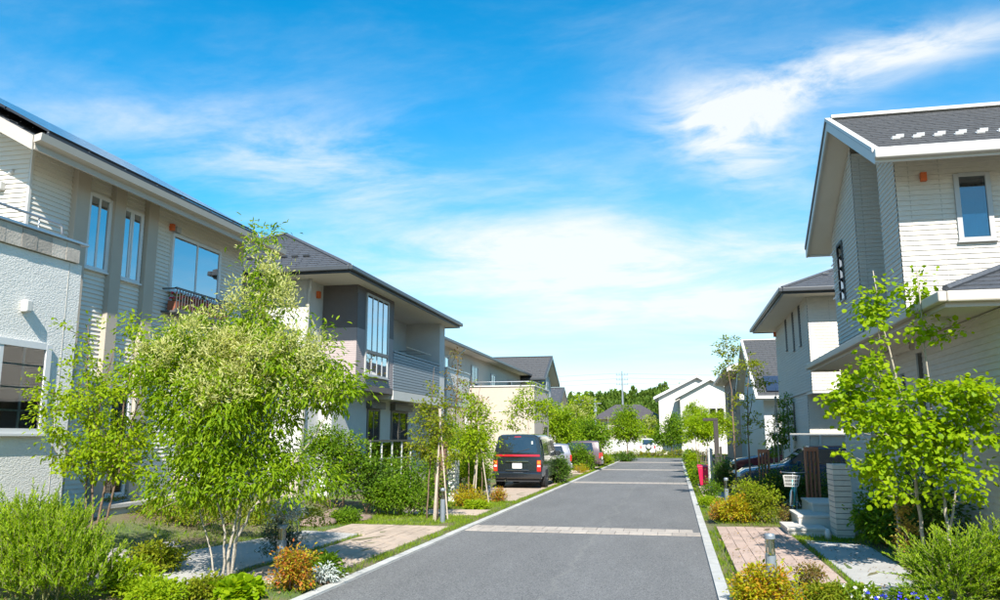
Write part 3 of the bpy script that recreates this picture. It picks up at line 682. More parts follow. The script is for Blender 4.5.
V, F = leaf_arrays(P, rng.normal(size=(n, 3)), rng.normal(size=(n, 3)), .05 + .03 * rng.random(n), 'round'); rawmesh('flowers', V, F, FLW, h)
# one-storey block with roof terrace towards the road
xb = -9.42; yb0, yb1 = 3.2, 11.12
ow = (8.75, 10.56, 1.9, 3.24)
wall(h, 'x', xb, 1, yb0, yb1, .0, 4.62, STUC, (ow,), name='terrace_wall')
wall(h, 'y', yb1, 1, -12.0, xb, .0, 4.62, STUC, (), name='terrace_wall'); wall(h, 'y', yb0, -1, -12.0, xb, .0, 4.62, STUC, (), name='terrace_wall')
part(h, 'terrace_floor', CONC, [(-12., xb - .2, yb0, yb1 - .01, 3.6, 3.7)]); part(h, 'parapet_inside', STUC, [(xb - .19, xb - .16, yb0, yb1 - .01, 3.7, 4.62)])
w = window(h, 'x', xb + .01, 1, *ow, n=2, bars=3, fw=.075, curtain=0)
for y in (9.25, 10.1): part(w, 'muntin', ALUW, [(xb - .03, xb + .022, y - .012, y + .012, 1.97, 3.17)])
for k in range(3): part(w, 'muntin', ALUW, [(xb + .016, xb + .025, 8.83, 10.48, 2.235 + k * .335 - .011, 2.235 + k * .335 + .011)])
for k in range(27):
    a = yb0 + k * .3; w_ = .295
    if a + w_ > yb1: break
    part(h, 'cap_tile', TILECAP, [(xb - .2, xb + .045 + RNG.random() * .006, a, a + w_, 4.63, 4.93)])
part(h, 'coping', STEEL, [(xb - .25, xb + .08, yb0, yb1 + .04, 4.935, 4.985)], .012)
mb = MB(); mb.tube([(xb - .06, yb0, 5.2), (xb - .06, 10.6, 5.2), (xb - .06, 10.68, 5.17), (xb - .06, 10.7, 5.05)], .022, 8)
for y in (6.2, 7.7, 9.2, 10.2): mb.tube([(xb - .06, y, 4.98), (xb - .06, y, 5.2)], .012, 6)
mb.build('handrail', STEEL, h, smooth=True)
part(h, 'wall_lamp', WTRIM, [(xb, xb + .12, 9.94, 10.06, 3.68, 3.86)], .02)
part(h, 'control_joint', JOINT, [(xb - .01, xb + .004, 10.84, 10.852, 0, 4.6)])
part(h, 'plinth', KERB, [(xb - .1, xb + .012, yb0, yb1 - .02, 0, .7)])

# ================================================================== mauve and white hip-roofed house (left, second)
h = thing('house', 'white and mauve house with dark hip roof and tall bay window', 'house', (-13, 26, 0))
EX, Y0, Y1, EZ = -8.5, 20.0, 31.6, 6.42
apx = (-12.6, 24.1, 8.55); apx2 = (-12.6, 27.5, 8.55); EXL = -16.7
wall(h, 'y', 20.85, -1, -15.9, -10.1, 0, 6.32, GRENDER, (), pitch=.45, depth=.004)
wall(h, 'x', -10.1, 1, 20.85, 21.85, 0, 6.32, GRENDER)
wall(h, 'y', 21.85, -1, -10.1, -9.0, 3.4, 5.02, MAUVE, (), pitch=.06, depth=.006, name='bay_wall', label='mauve tiled lower bay wall'); wall(h, 'y', 21.85, -1, -10.1, -9.0, 5.02, 6.3, CHAR, (), pitch=.06, depth=.006, name='bay_wall', label='charcoal upper bay wall')
ob = (22.5, 24.42, 3.68, 6.16)
wall(h, 'x', -9.0, 1, 21.85, 25.0, 3.4, 5.02, MAUVE, (ob,), pitch=.06, depth=.006, name='bay_wall'); wall(h, 'x', -9.0, 1, 21.85, 25.0, 5.02, 6.3, CHAR, (ob,), pitch=.06, depth=.006, name='bay_wall')
part(h, 'bay_floor', CHAR, [(-10.1, -8.985, 21.84, 25.0, 3.22, 3.4)]); part(h, 'bay_end_wall', MAUVE, [(-10.38, -9.02, 24.9, 25.0, 3.4, 6.3)])
w = window(h, 'x', -9.0, 1, *ob, fm=ALUG, n=4, glass=GLASSB, fw=.05, proud=.05); w['label'] = 'tall grey-framed window of eight narrow panes'
part(h, 'transom', ALUD, [(-8.99, -8.925, 22.55, 24.37, 4.34, 4.44)])
# balcony
wall(h, 'x', -10.4, 1, 25.0, 30.4, 2.9, 6.3, GRENDER, ((26.0, 27.7, 4.0, 5.75),)); window(h, 'x', -10.39, 1, 26.0, 27.7, 4.0, 5.75, fm=ALUW, n=2, glass=GLASS, curtain=0)
wall(h, 'y', 30.4, -1, -10.4, -9.0, 3.1, 6.3, GRENDER, name='end_wall'); wall(h, 'x', -9.0, 1, 30.4, 31.1, 0, 6.3, GRENDER, name='end_wall')
part(h, 'balcony_floor', GRENDER, [(-10.38, -9.03, 25.02, 30.38, 3.08, 3.3)]); part(h, 'balcony_edge', WTRIM, [(-9.03, -8.97, 25.01, 30.39, 3.06, 3.36)])
SLAT = mat('blue_grey_slat', (.25, .285, .31), .5, None, 4, .03)
for k in range(13): part(h, 'balcony_slat', SLAT, [(-9.03, -8.985, 25.02, 30.38, 3.38 + k * .094, 3.38 + k * .094 + .078)])
part(h, 'balcony_rail', SLAT, [(-9.05, -8.965, 25.01, 30.39, 4.62, 4.67)]); part(h, 'balcony_screen', GUTD, [(-9.07, -9.055, 25.02, 30.38, 3.4, 4.6)])
mb = MB(); mb.tube([(-9.1, 27.9, 4.95), (-10.2, 27.9, 4.95)], .018, 6); mb.tube([(-9.1, 28.9, 4.95), (-10.2, 28.9, 4.95)], .018, 6); mb.tube([(-9.2, 26.9, 5.0), (-9.2, 29.9, 5.0)], .015, 6); mb.build('laundry_pole', STEEL, h)
# ground floor
o1, o2 = (24.6, 25.7, .55, 2.75), (26.85, 28.6, .55, 2.75)
wall(h, 'x', -9.7, 1, 21.85, 31.1, 0, 3.22, GRENDER, (o1, o2)); wall(h, 'y', 21.85, -1, -10.1, -9.7, 0, 3.22, GRENDER)
window(h, 'x', -9.7, 1, *o1, fm=ALUD, n=2, glass=GLASS); window(h, 'x', -9.7, 1, *o2, fm=ALUD, n=2, glass=GLASS)
part(h, 'shutter_box', ALUD, [(-9.7, -9.5, 24.5, 25.8, 2.77, 3.0)]); part(h, 'shutter_box', ALUD, [(-9.7, -9.5, 26.75, 28.7, 2.77, 3.0)])
part(h, 'rear_wall', GRENDER, [(-15.9, -9.75, 31.0, 31.1, 0, 6.3), (-15.9, -15.8, 20.9, 30.98, 0, 6.3)])
# roof
mb = MB(); e = [(EX, Y0), (EX, Y1), (EXL, Y1), (EXL, Y0)]
mb.poly([(x, y, EZ - .12) for x, y in e][::-1]); mb.build('soffit', SOFF, h)
GF = .2
part(h, 'fascia', GUTD, [(EX - .05, EX, Y0, Y1, EZ - .15, EZ + .02), (EXL, EX - .051, Y0, Y0 + .05, EZ - .15, EZ + .02), (EXL, EX - .051, Y1 - .05, Y1, EZ - .15, EZ + .02)])
part(h, 'gutter', GUTD, [(EX + .003, EX + .12, Y0 - .12, Y1 + .05, EZ - .09, EZ + .04), (EXL, EX + .002, Y0 - .12, Y0 - .003, EZ - .09, EZ + .04)], .02)
a1, a2, a3, a4 = (EX, Y0, EZ + .02), (EX, Y1, EZ + .02), (EXL, Y1, EZ + .02), (EXL, Y0, EZ + .02)
mb = MB(); lo = lambda p: (p[0], p[1], p[2] - .03)
for q in ((a1, a2, apx2, apx), (a4, a1, apx), (a3, a4, apx, apx2), (a2, a3, apx2)): mb.poly([lo(p) for p in q])
mb.build('roof_deck', GUTD, h)
courses(h, a4, a1, apx, apx, 20, .32, ROOFD, seed=3); courses(h, a1, a2, apx, apx2, 20, .32, ROOFD, seed=4); courses(h, a3, a4, apx2, apx, 10, .6, ROOFD, seed=5); courses(h, a2, a3, apx2, apx2, 10, .6, ROOFD, seed=6)
mb = MB()
for p, q in ((a1, apx), (a4, apx), (apx, apx2), (a2, apx2), (a3, apx2)): mb.tube([np.array(p) + (0, 0, .03), np.array(q) + (0, 0, .05)], .055, 6)
mb.build('ridge_cap', ROOFD, h)
guards(h, [(-12.5 + k * .36, 21.15 , EZ + .64) for k in range(7)], .48, GUTD, .2)
downpipe(h, [(-10.0, 20.75, EZ - .1), (-10.0, 20.75, 6.0), (-10.06, 20.8, 5.9), (-10.06, 20.8, .1)], WTRIM, .045)
part(h, 'vent_hood', ORANGE, [(-10.09, -10.0, 21.35, 21.48, 5.85, 6.05)]); part(h, 'vent_hood', CHAR, [(-12.9, -12.6, 20.72, 20.83, 5.75, 5.9)])

# ================================================================== beige house with roof terrace (left, third)
h = thing('house', 'cream house with dark roof and beige terrace block behind the black van', 'house', (-12, 42, 0))
ex, ez, y0, y1 = -10.0, 6.2, 32.6, 58.0
wins = [(36.4, 37.6, 4.2, 5.7), (42.2, 43.6, 4.2, 5.7), (47, 48.2, 4.4, 5.6), (52, 53, 4.4, 5.6)]
wall(h, 'x', -10.7, 1, 33.2, 57.2, 0, 6.25, TRIM, wins); wall(h, 'y', 33.2, -1, -17, -10.7, 0, 6.25, TRIM); part(h, 'rear_wall', TRIM, [(-17, -10.75, 57.1, 57.2, 0, 6.2)])
for k, w in enumerate(wins): window(h, 'x', -10.69, 1, *w, fm=ALUG, n=2, glass=GLASS if k else GLASSB)
apL, apR = (-13.8, 36.2, 7.9), (-13.8, 54.4, 7.9); c1, c2, c3, c4 = (ex, y0, ez), (ex, y1, ez), (-17.6, y1, ez), (-17.6, y0, ez)
mb = MB(); mb.poly([c4, c3, c2, c1]); mb.build('soffit', SOFF, h)
part(h, 'gutter', GUTD, [(ex - .02, ex + .1, y0 - .1, y1 + .1, ez - .04, ez + .1), (-17.6, ex - .021, y0 - .1, y0, ez - .04, ez + .1)], .02)
U = lambda p: (p[0], p[1], p[2] + .08)
courses(h, U(c4), U(c1), apL, apL, 12, .5, ROOFD, seed=7); courses(h, U(c1), U(c2), apL, apR, 14, .6, ROOFD, seed=8); courses(h, U(c2), U(c3), apR, apR, 8, .8, ROOFD); courses(h, U(c3), U(c4), apR, apL, 8, .9, ROOFD)
part(h, 'balcony_parapet', WTRIM, [(-9.65, -9.5, 33.2, 37.1, 3.45, 4.78)]); part(h, 'balcony_floor', WTRIM, [(-10.69, -9.52, 33.2, 37.08, 3.2, 3.44), (-10.69, -9.66, 33.2, 33.3, 3.45, 4.76)])
part(h, 'balcony_post', WTRIM, [(-9.64, -9.52, 36.9, 37.06, 0, 3.19)]); part(h, 'balcony_post', WTRIM, [(-9.64, -9.52, 33.3, 33.45, 0, 3.19)])
part(h, 'coping', STEEL, [(-9.7, -9.45, 33.2, 37.14, 4.785, 4.83)])
# terrace block
og = (43.4, 45.0, .1, 2.4)
wall(h, 'y', 40.8, -1, -10.68, -7.0, 0, 4.42, BEIGE); wall(h, 'x', -7.0, 1, 40.8, 45.6, 0, 4.42, BEIGE, (og,)); wall(h, 'y', 45.6, 1, -10.68, -7.0, 0, 4.42, BEIGE)
window(h, 'x', -7.0, 1, *og, fm=ALUD, n=2, glass=GLASS, name='terrace_door'); part(h, 'terrace_floor', CONC, [(-10.68, -7.02, 40.82, 45.58, 3.3, 3.4)])
part(h, 'coping', WTRIM, [(-10.68, -6.95, 40.74, 40.95, 4.43, 4.49), (-7.15, -6.95, 40.951, 45.65, 4.43, 4.49)])
part(h, 'band_joint', JOINT, [(-10.6, -7.0, 40.79, 40.805, 3.15, 3.19)])
mb = MB(); mb.tube([(-10.5, 40.85, 4.68), (-7.08, 40.85, 4.68), (-7.08, 45.5, 4.68)], .025, 6)
for x in (-10.4, -9.3, -8.2, -7.08): mb.tube([(x, 40.85, 4.49), (x, 40.85, 4.68)], .018, 6)
for y in (42, 43.5, 45): mb.tube([(-7.08, y, 4.49), (-7.08, y, 4.68)], .018, 6)
mb.build('handrail', STEEL, h)
downpipe(h, [(-9.95, 38.0, 6.1), (-10.5, 38.2, 5.7), (-10.62, 38.2, 5.5), (-10.62, 38.2, .1)], WTRIM, .045)

# ================================================================== gabled houses
def gable_house(label, X, side, xe_, yf, yr, yb, zf, zr, zb, depthx, wm, rm, trim, wins=(), tiles=(14, .4), seedv=1, pitch=None, wallX=None, loc=None, extras=None, grd=None, sm=SOFF, front=None, fwin=()):
    """ridge along X, gable towards the road; side = +1 when the road lies at larger X"""
    h = thing('house', label, 'house', loc or (X, yr, 0)); xi = X - side * depthx; wx = wallX
    slf = (zr - zf) / (yr - yf); slb = (zr - zb) / (yb - yr); wy0 = front or yf + .6; wy1 = yb - .6
    top0 = zf + slf * (wy0 - yf) - .16; top1 = zb + slb * (yb - wy1) - .16; zt_ = zr - .16
    cl = lambda z: (wy0 if z < top0 else wy0 + (z - top0) / slf, wy1 if z < top1 else wy1 - (z - top1) / slb)
    wall(h, 'x', wx, side, wy0, wy1, 0, zt_ - .02, wm, [w[:4] for w in wins], pitch, .008, cl)
    a, b = sorted((wx, xi)); wall(h, 'y', wy0, -1, a, b, 0, top0, wm, [w[:4] for w in fwin], pitch, .008); wall(h, 'y', wy1, 1, a, b, 0, top1, wm)
    for w in wins: window(h, 'x', wx + side * .005, side, *w[:4], fm=w[4], n=w[5], glass=GLASS)
    for w in fwin: window(h, 'y', wy0 - .005, -1, *w[:4], fm=w[4], n=w[5], glass=GLASSB)
    mb = MB(); mb.prism([(X, yf, zf - .14), (X, yr, zr - .14), (X, yb, zb - .14), (X, yb, zb), (X, yr, zr), (X, yf, zf)], (xi - X, 0, 0)); mb.build('roof_deck', sm, h)
    bt = .035
    mb = MB(); mb.prism([(X, yf - .02, zf - .2), (X, yr, zr - .2), (X, yr, zr + .05), (X, yf - .02, zf + .05)], (side * bt, 0, 0)); mb.build('bargeboard', trim, h)
    mb = MB(); mb.prism([(X, yr, zr - .2), (X, yb + .02, zb - .2), (X, yb + .02, zb + .05), (X, yr, zr + .05)], (side * bt, 0, 0)); mb.build('bargeboard', trim, h)
    p0, p1 = sorted((X + side * bt, xi)); part(h, 'fascia', trim, [(p0, p1, yf - .05, yf - .003, zf - .2, zf + .03)]); part(h, 'gutter', trim, [(p0, p1, yf - .16, yf - .052, zf - .13, zf + .01)], .02)
    part(h, 'fascia', trim, [(p0, p1, yb + .003, yb + .05, zb - .2, zb + .03)])
    Xi = X - side * .02
    courses(h, (Xi, yf - .03, zf + .015), (xi, yf - .03, zf + .015), (Xi, yr, zr + .015), (xi, yr, zr + .015), tiles[0], tiles[1], rm, seed=seedv); courses(h, (Xi, yb, zb + .015), (xi, yb, zb + .015), (Xi, yr, zr + .015), (xi, yr, zr + .015), tiles[0], tiles[1] * 1.5, rm, seed=seedv + 1)
    part(h, 'ridge_cap', trim, [(p0, p1, yr - .09, yr + .09, zr + .02, zr + .07)])
    mb = MB(); sg = np.array([0, yr - yf, zr - zf]); x0 = X - side * .0; x1 = X - side * .11
    n_ = unit(np.array([0, -slf, 1.])); q = [np.array((x0, yf, zf)) + n_ * .03, np.array((x1, yf, zf)) + n_ * .03, np.array((x1, yr, zr)) + n_ * .03, np.array((x0, yr, zr)) + n_ * .03]
    mb.hexa([*q, *[p + n_ * .03 for p in q]]); mb.build('rake_trim', trim, h)
    if grd:
        t, n0, stp = grd; guards(h, [(X - side * (.55 + k * stp), yf + (yr - yf) * t + (.09 if k % 2 else 0), zf + (zr - zf) * t + .05 + (.09 * slf if k % 2 else 0)) for k in range(n0)], math.atan(slf), STEEL, .15)
    return h
# left, fourth: grey roof with snow guards, gable to the road
h4 = gable_house('house with grey gable roof and snow guards beyond the beige terrace block', -8.9, 1, 0, 56.6, 60.1, 63.8, 6.0, 7.85, 6.0, 6.5, GRENDER, ROOFG, GUTD, wins=[(58.0, 58.9, 3.6, 5.4, ALUD, 1)], tiles=(12, .5), wallX=-9.5, grd=(.32, 11, .4), seedv=20)
part(h4, 'stair_tower', SLAT, [(-9.48, -8.9, 57.25, 58.2, 0, 5.8)])
h5 = gable_house('small white house with dark roof and balcony parapet beside the forest', -9.6, 1, 0, 69, 72, 75, 4.6, 6.2, 4.6, 6, SIDW, ROOFD, GUTD, tiles=(8, .6), wallX=-10.1, seedv=24)
part(h5, 'balcony_parapet', WTRIM, [(-10.1, -8.6, 69.5, 69.6, 2.6, 4.1), (-8.7, -8.6, 69.61, 75, 2.6, 4.1), (-10.1, -8.7, 69.61, 75, 2.5, 2.59)]); part(h5, 'balcony_post', WTRIM, [(-8.75, -8.62, 69.52, 69.62, 0, 2.59)]); part(h5, 'balcony_post', WTRIM, [(-8.75, -8.62, 74.8, 74.9, 0, 2.59)])

# ================================================================== pale stone-sided house (right, nearest)
h = thing('house', 'pale ledge-stone sided house with long white-trimmed gable roof', 'house', (7, 18, 0))
WX = 4.2; RK = 3.68; yf, yr, yb, zf, zr, zb = 14.72, 18.55, 22.35, 6.86, 8.98, 6.86; sl = (zr - zf) / (yr - yf); XI = 12.5
top = lambda y: (zf + sl * (y - yf) if y < yr else zr - sl * (y - yr)) - .2
# upper floor: two wings with a recess between
ys0, n0, n1, ys1 = 15.62, 16.8, 19.0, 21.8
clA = lambda z: (max(ys0, yf + (z + .2 - zf) / sl), n0); clB = lambda z: (n1, min(ys1, yr + (zr - z - .2) / sl))
wall(h, 'x', WX, -1, ys0, n0, 3.4, 7.82, STONE, (), .095, .018, clA); oL = (20.5, 21.1, 5.15, 6.62)
wall(h, 'x', WX, -1, n1, ys1, .1, 8.5, STONE, (oL,), .095, .018, clB)
wall(h, 'y', n1, -1, WX, 5.6, .1, 8.3, STONE, (), .095, .018); wall(h, 'x', 5.6, -1, n0, n1, .1, 8.3, STONE, (), .095, .018, lambda z: (max(n0, yf + (z + .2 - zf) / sl), n1)); wall(h, 'y', n0, 1, WX, 5.6, 3.4, 7.7, STONE)
of = (5.2, 5.76, 5.36, 6.62)
wall(h, 'y', ys0, -1, WX, XI - .6, 3.4, 7.15, STONE, (of,), .095, .018)
for x in (4.42, 4.94, 6.4, 7.3): part(h, 'panel_joint', JOINT, [(x, x + .012, ys0 - .012, ys0 + .01, 3.4, 7.05)])
part(h, 'panel_joint', JOINT, [(4.36, 4.372, n1 - .012, n1 + .01, 3.4, 8.2)]); part(h, 'panel_joint', JOINT, [(4.2, 5.6, n1 - .0115, n1 + .01, 6.3, 6.312)])
window(h, 'y', ys0 - .012, -1, *of, fm=ALUG, n=1, glass=GLASS, fw=.06, curtain=0); part(h, 'frosted_film', glassmat('frosted', (.5, .6, .58), .3), [(5.27, 5.69, ys0 - .008, ys0 + .02, 5.44, 5.86)])
part(h, 'vent_hood', ORANGE, [(4.62, 4.72, ys0 - .1, ys0 - .012, 6.52, 6.68)])
LOUV = mat('louvre_glass', (.12, .2, .28), .08, None, 3, .02, spec=.9, coat=1.)
# louvred window on the gable wall
lw = window(h, 'x', WX - .008, -1, *oL, fm=ALUD, n=1, sill=False)
for k in range(5):
    z = 5.26 + k * .28; mb = MB(); mb.hexa([(WX - .03, 20.55, z + .2), (WX - .025, 20.55, z + .2), (WX - .025, 21.05, z + .2), (WX - .03, 21.05, z + .2), (WX - .19, 20.55, z), (WX - .185, 20.55, z), (WX - .185, 21.05, z), (WX - .19, 21.05, z)]); mb.build('louvre_blade', LOUV, lw)
    part(lw, 'blade_rail', ALUG, [(WX - .2, WX - .175, 20.54, 21.06, z - .02, z + .01)])
part(h, 'rear_wall', STONE, [(WX + .02, XI - .6, ys1 - .1, ys1, .1, 7.0), (XI - .7, XI - .6, ys0, ys1 - .11, .1, 7.0)])
# roof
mb = MB(); mb.prism([(RK, yf, zf - .16), (RK, yr, zr - .16), (RK, yb, zb - .16), (RK, yb, zb), (RK, yr, zr), (RK, yf, zf)], (XI - RK, 0, 0)); mb.build('roof_deck', SOFF, h)
for ya, za, yb_, zb_ in ((yf - .03, zf, yr, zr), (yr, zr, yb + .03, zb)):
    mb = MB(); mb.prism([(RK, ya, za - .24), (RK, yb_, zb_ - .24), (RK, yb_, zb_ - .02), (RK, ya, za - .02)], (-.04, 0, 0)); mb.build('bargeboard', WTRIM, h)
    mb = MB(); mb.prism([(RK + .05, ya, za - .005), (RK + .05, yb_, zb_ - .005), (RK + .05, yb_, zb_ + .07), (RK + .05, ya, za + .07)], (-.12, 0, 0)); mb.build('rake_flashing', WTRIM, h)
    mb = MB(); mb.prism([(RK - .005, ya, za - .018), (RK - .005, yb_, zb_ - .018), (RK - .005, yb_, zb_ - .007), (RK - .005, ya, za - .007)], (-.06, 0, 0)); mb.build('shadow_strip', GUTD, h)  # solid dark strip painted in as the shadow line under the flashing
part(h, 'fascia', WTRIM, [(RK - .04, XI, yf - .07, yf - .032, zf - .22, zf + .03)])
part(h, 'gutter', WTRIM, [(RK - .06, XI, yf - .2, yf - .072, zf - .17, zf + .02)], .025); part(h, 'fascia', WTRIM, [(RK - .04, XI, yb + .032, yb + .07, zb - .22, zb + .03)])
courses(h, (RK + .06, yf - .05, zf + .01), (XI, yf - .05, zf + .01), (RK + .06, yr, zr + .01), (XI, yr, zr + .01), 20, .45, ROOFG, seed=31, lip=.014)
courses(h, (RK + .06, yb, zb + .01), (XI, yb, zb + .01), (RK + .06, yr, zr + .01), (XI, yr, zr + .01), 12, .6, ROOFG, seed=32)
part(h, 'ridge_cap', WTRIM, [(RK + .06, XI, yr - .1, yr + .1, zr + .03, zr + .1)])
guards(h, [(4.25 + (k // 2) * .36 + (.11 if k % 2 else 0), 15.55 + (.16 if k % 2 else 0), zf + sl * (.83 + (.16 if k % 2 else 0)) + .05) for k in range(26)], math.atan(sl), GUARD, .14)
# lower floor and its hipped porch roof
pz = 3.66; px0, py0, py1 = 3.5, 11.2, 21.9
og1 = (13.2, 14.0, 1.1, 2.9); og2 = (16.4, 16.75, 1.0, 3.0)
wall(h, 'x', 4.28, -1, 11.5, 19.0, .1, 3.54, STONE, (og2,), .095, .018); wall(h, 'y', 11.5, -1, 4.28, 11.5, .1, 3.54, STONE, (), .095, .018)
window(h, 'x', 4.27, -1, *og2, fm=ALUD, n=1)
part(h, 'downpipe_box', ALUD, [(4.2, 4.27, 15.2, 15.3, .2, 3.3)])
mb = MB(); mb.poly([(px0, py0, pz - .1), (px0, py1, pz - .1), (7, py1, pz - .1), (11.8, py1, pz - .1), (11.8, py0, pz - .1)]); mb.build('soffit', SOFF, h)
part(h, 'fascia', TRIM, [(px0 - .03, px0, py0 - .03, py1, pz - .16, pz + .05), (px0 + .001, 11.8, py0 - .03, py0, pz - .16, pz + .05)])
part(h, 'gutter', TRIM, [(px0 - .14, px0 - .033, py0 - .14, py1, pz - .1, pz + .04), (px0 - .032, 11.8, py0 - .14, py0 - .033, pz - .1, pz + .04)], .02)
pt = 4.02 + .5
b1, b2, b3, b4 = (px0, py0, pz + .05), (px0, py1, pz + .05), (4.2, py1, pz + .05 + .7 * .42), (11.8, py0, pz + .05)
hp = (4.2, py0 + .7, pz + .05 + .7 * .42)
hz2 = (4.2 + 3.6, ys0, pz + .05 + (ys0 - py0) * .42); hx = (px0 + (ys0 - py0), ys0, pz + .05 + (ys0 - py0) * .42)
courses(h, b1, b2, hp, b3, 5, .36, ROOFD, seed=33); 
courses(h, b1, b4, hx, (11.8, ys0, hx[2]), 20, .36, ROOFD, seed=34)
courses(h, hp, (4.2, ys0, hp[2]), hx, hx, 14, .36, ROOFD, seed=35)
mb = MB(); mb.tube([np.array(b1) + (0, 0, .04), np.array(hx) + (0, 0, .05)], .05, 6); mb.build('hip_cap', ROOFD, h)
mb = MB(); mb.poly([lo(b1), lo(b2), lo(b3), lo(hp)]); mb.poly([lo(b1), lo(b4), (11.8, ys0, hx[2] - .03), lo(hx)]); mb.poly([lo(hp), (4.2, ys0, hp[2] - .03), lo(hx)]); mb.build('porch_deck', GUTD, h)
part(h, 'porch_end_board', TRIM, [(px0, 4.19, py1, py1 + .03, pz - .16, pz + .06)])
mb = MB(); mb.lathe((3.85, 12.6, 3.43), [(.1, 0), (.12, .06), (.1, .13)], 14); mb.build('ceiling_lamp', WTRIM, h)

# ================================================================== hip-roofed white tile house (right, second)
h = thing('house', 'pale tile-clad house with dark hip roof and narrow slit windows', 'house', (8, 31, 0))
EX, Y0, Y1, EZ, XR2 = 3.45, 26.0, 36.0, 6.42, 12.
sw = [(28.42, 28.62, 4.9, 6.26), (29.95, 30.15, 4.9, 6.26), (31.8, 32.0, 5.1, 6.26), (33.0, 33.2, 1.75, 3.1), (34.2, 34.4, 1.75, 3.1), (31.2, 31.4, 1.75, 3.1)]
wall(h, 'x', 4.3, -1, 26.9, 35.2, 3.3, 6.32, STONE, sw[:3], .095, .016); wall(h, 'x', 4.34, -1, 28.2, 35.2, 0, 3.3, STONE, sw[3:], .095, .016)
wall(h, 'y', 26.9, -1, 4.3, 11, 3.3, 6.32, STONE, (), .095, .016); wall(h, 'y', 28.2, -1, 4.34, 11, 0, 3.3, STONE, ((5.55, 6.5, .1, 2.4),), .095, .016)
for w in sw[:3]: window(h, 'x', 4.295, -1, *w, fm=ALUD, n=1, fw=.03, glass=GLASS)
for w in sw[3:]: window(h, 'x', 4.335, -1, *w, fm=ALUD, n=1, fw=.03, glass=GLASS)
window(h, 'y', 28.19, -1, 5.55, 6.5, .1, 2.4, fm=ALUD, n=1, name='front_door', sill=False)
part(h, 'overhang_floor', WTRIM, [(4.31, 11, 26.91, 28.19, 3.22, 3.32)]); part(h, 'panel_joint', JOINT, [(4.95, 4.962, 26.888, 26.91, 3.3, 6.3)]); part(h, 'band_joint', JOINT, [(4.288, 4.31, 26.9, 35.2, 3.30, 3.33)])
part(h, 'rear_wall', STONE, [(4.4, 11, 35.1, 35.2, 0, 6.3), (10.9, 11, 28.3, 35.09, 0, 6.3)])
mb = MB(); mb.poly([(EX, Y1, EZ - .12), (XR2, Y1, EZ - .12), (XR2, Y0, EZ - .12), (EX, Y0, EZ - .12)]); mb.build('soffit', SOFF, h)
part(h, 'fascia', GUTD, [(EX, EX + .05, Y0, Y1, EZ - .15, EZ + .02), (EX + .051, XR2, Y0, Y0 + .05, EZ - .15, EZ + .02), (EX + .051, XR2, Y1 - .05, Y1, EZ - .15, EZ + .02)])
part(h, 'gutter', GUTD, [(EX - .12, EX - .003, Y0 - .12, Y1 + .05, EZ - .09, EZ + .04), (EX - .002, XR2, Y0 - .12, Y0 - .003, EZ - .09, EZ + .04)], .02)
ap, ap2 = (EX + 4.3, Y0 + 4.3, EZ + 2.0), (EX + 4.3, Y1 - 4.3, EZ + 2.0); k1, k2, k3, k4 = (EX, Y0, EZ + .02), (EX, Y1, EZ + .02), (XR2, Y1, EZ + .02), (XR2, Y0, EZ + .02)
courses(h, k1, k4, ap, ap, 18, .32, ROOFD, seed=41); courses(h, k1, k2, ap, ap2, 18, .34, ROOFD, seed=42); courses(h, k2, k3, ap2, ap2, 8, .6, ROOFD); courses(h, k3, k4, ap2, ap, 8, .6, ROOFD)
mb = MB()
for q in ((k1, k4, ap), (k1, k2, ap2, ap), (k2, k3, ap2), (k3, k4, ap, ap2)): mb.poly([lo(p) for p in q])
mb.build('roof_deck', GUTD, h); mb = MB()
for p, q in ((k1, ap), (k4, ap), (k2, ap2), (ap, ap2)): mb.tube([np.array(p) + (0, 0, .03), np.array(q) + (0, 0, .05)], .055, 6)
mb.build('ridge_cap', ROOFD, h); guards(h, [(5.0 + k * .35, 27.25, EZ + .68) for k in range(5)], .43, STEEL, .18)
part(h, 'vent_hood', ORANGE, [(4.2, 4.29, 35.0, 35.14, 6.0, 6.2)])

# ================================================================== grey house with solar slope (right, third) and brown house behind it
h = gable_house('grey house with long slate slope, white rake trim and low solar panels', 4.15, -1, 0, 43.4, 50.7, 56.5, 3.92, 7.65, 4.9, 8, GRENDER, ROOFG, WTRIM, tiles=(24, .5), wallX=4.6, seedv=50, front=44.2)
sl3 = (7.65 - 3.92) / 7.3; n3 = unit(np.array([0, -sl3, 1.])); u3 = unit(np.array([0, 1., sl3])); me = None
for r_ in range(2):
    for c in range(5):
        if me is None:
            b = MB(); b.hexa([(0, 0, 0), (1.5, 0, 0), (1.5, 0, 0) + u3 * .95, u3 * .95, n3 * .04, (1.5, 0, 0) + n3 * .04, (1.5, 0, 0) + u3 * .95 + n3 * .04, u3 * .95 + n3 * .04]); o = b.build('solar_panel', PVF, h, local=True); me = o.data
        else: o = place(me, 'solar_panel', h)
        o.location = np.array([4.75 + c * 1.54, 43.75, 3.92 + sl3 * .35]) + u3 * (r_ * 1.0) + n3 * .1 - offs(h)
h = thing('house', 'brown and grey house with deep eaves past the slate-sloped house', 'house', (7, 62, 0))
BRN = mat('brown_siding', (.22, .17, .14), .75, (.19, .145, .12), 5, .03)
ob1 = [(60.5, 61.6, 3.6, 5.4), (67, 68.2, 3.6, 5.4)]
wall(h, 'x', 4.4, -1, 57.2, 73, 0, 6.3, BRN, ob1, .09, .01); wall(h, 'y', 57.2, -1, 4.4, 11, 0, 6.3, WTRIM)
for w in ob1: window(h, 'x', 4.39, -1, *w, fm=ALUD, n=2)
mb = MB(); mb.prism([(3.6, 56.4, 6.3), (11.5, 56.4, 6.3), (11.5, 56.4, 6.5), (7.5, 56.4, 8.2), (3.6, 56.4, 6.5)], (0, 17.4, 0)); mb.build('roof_deck', SOFF, h)
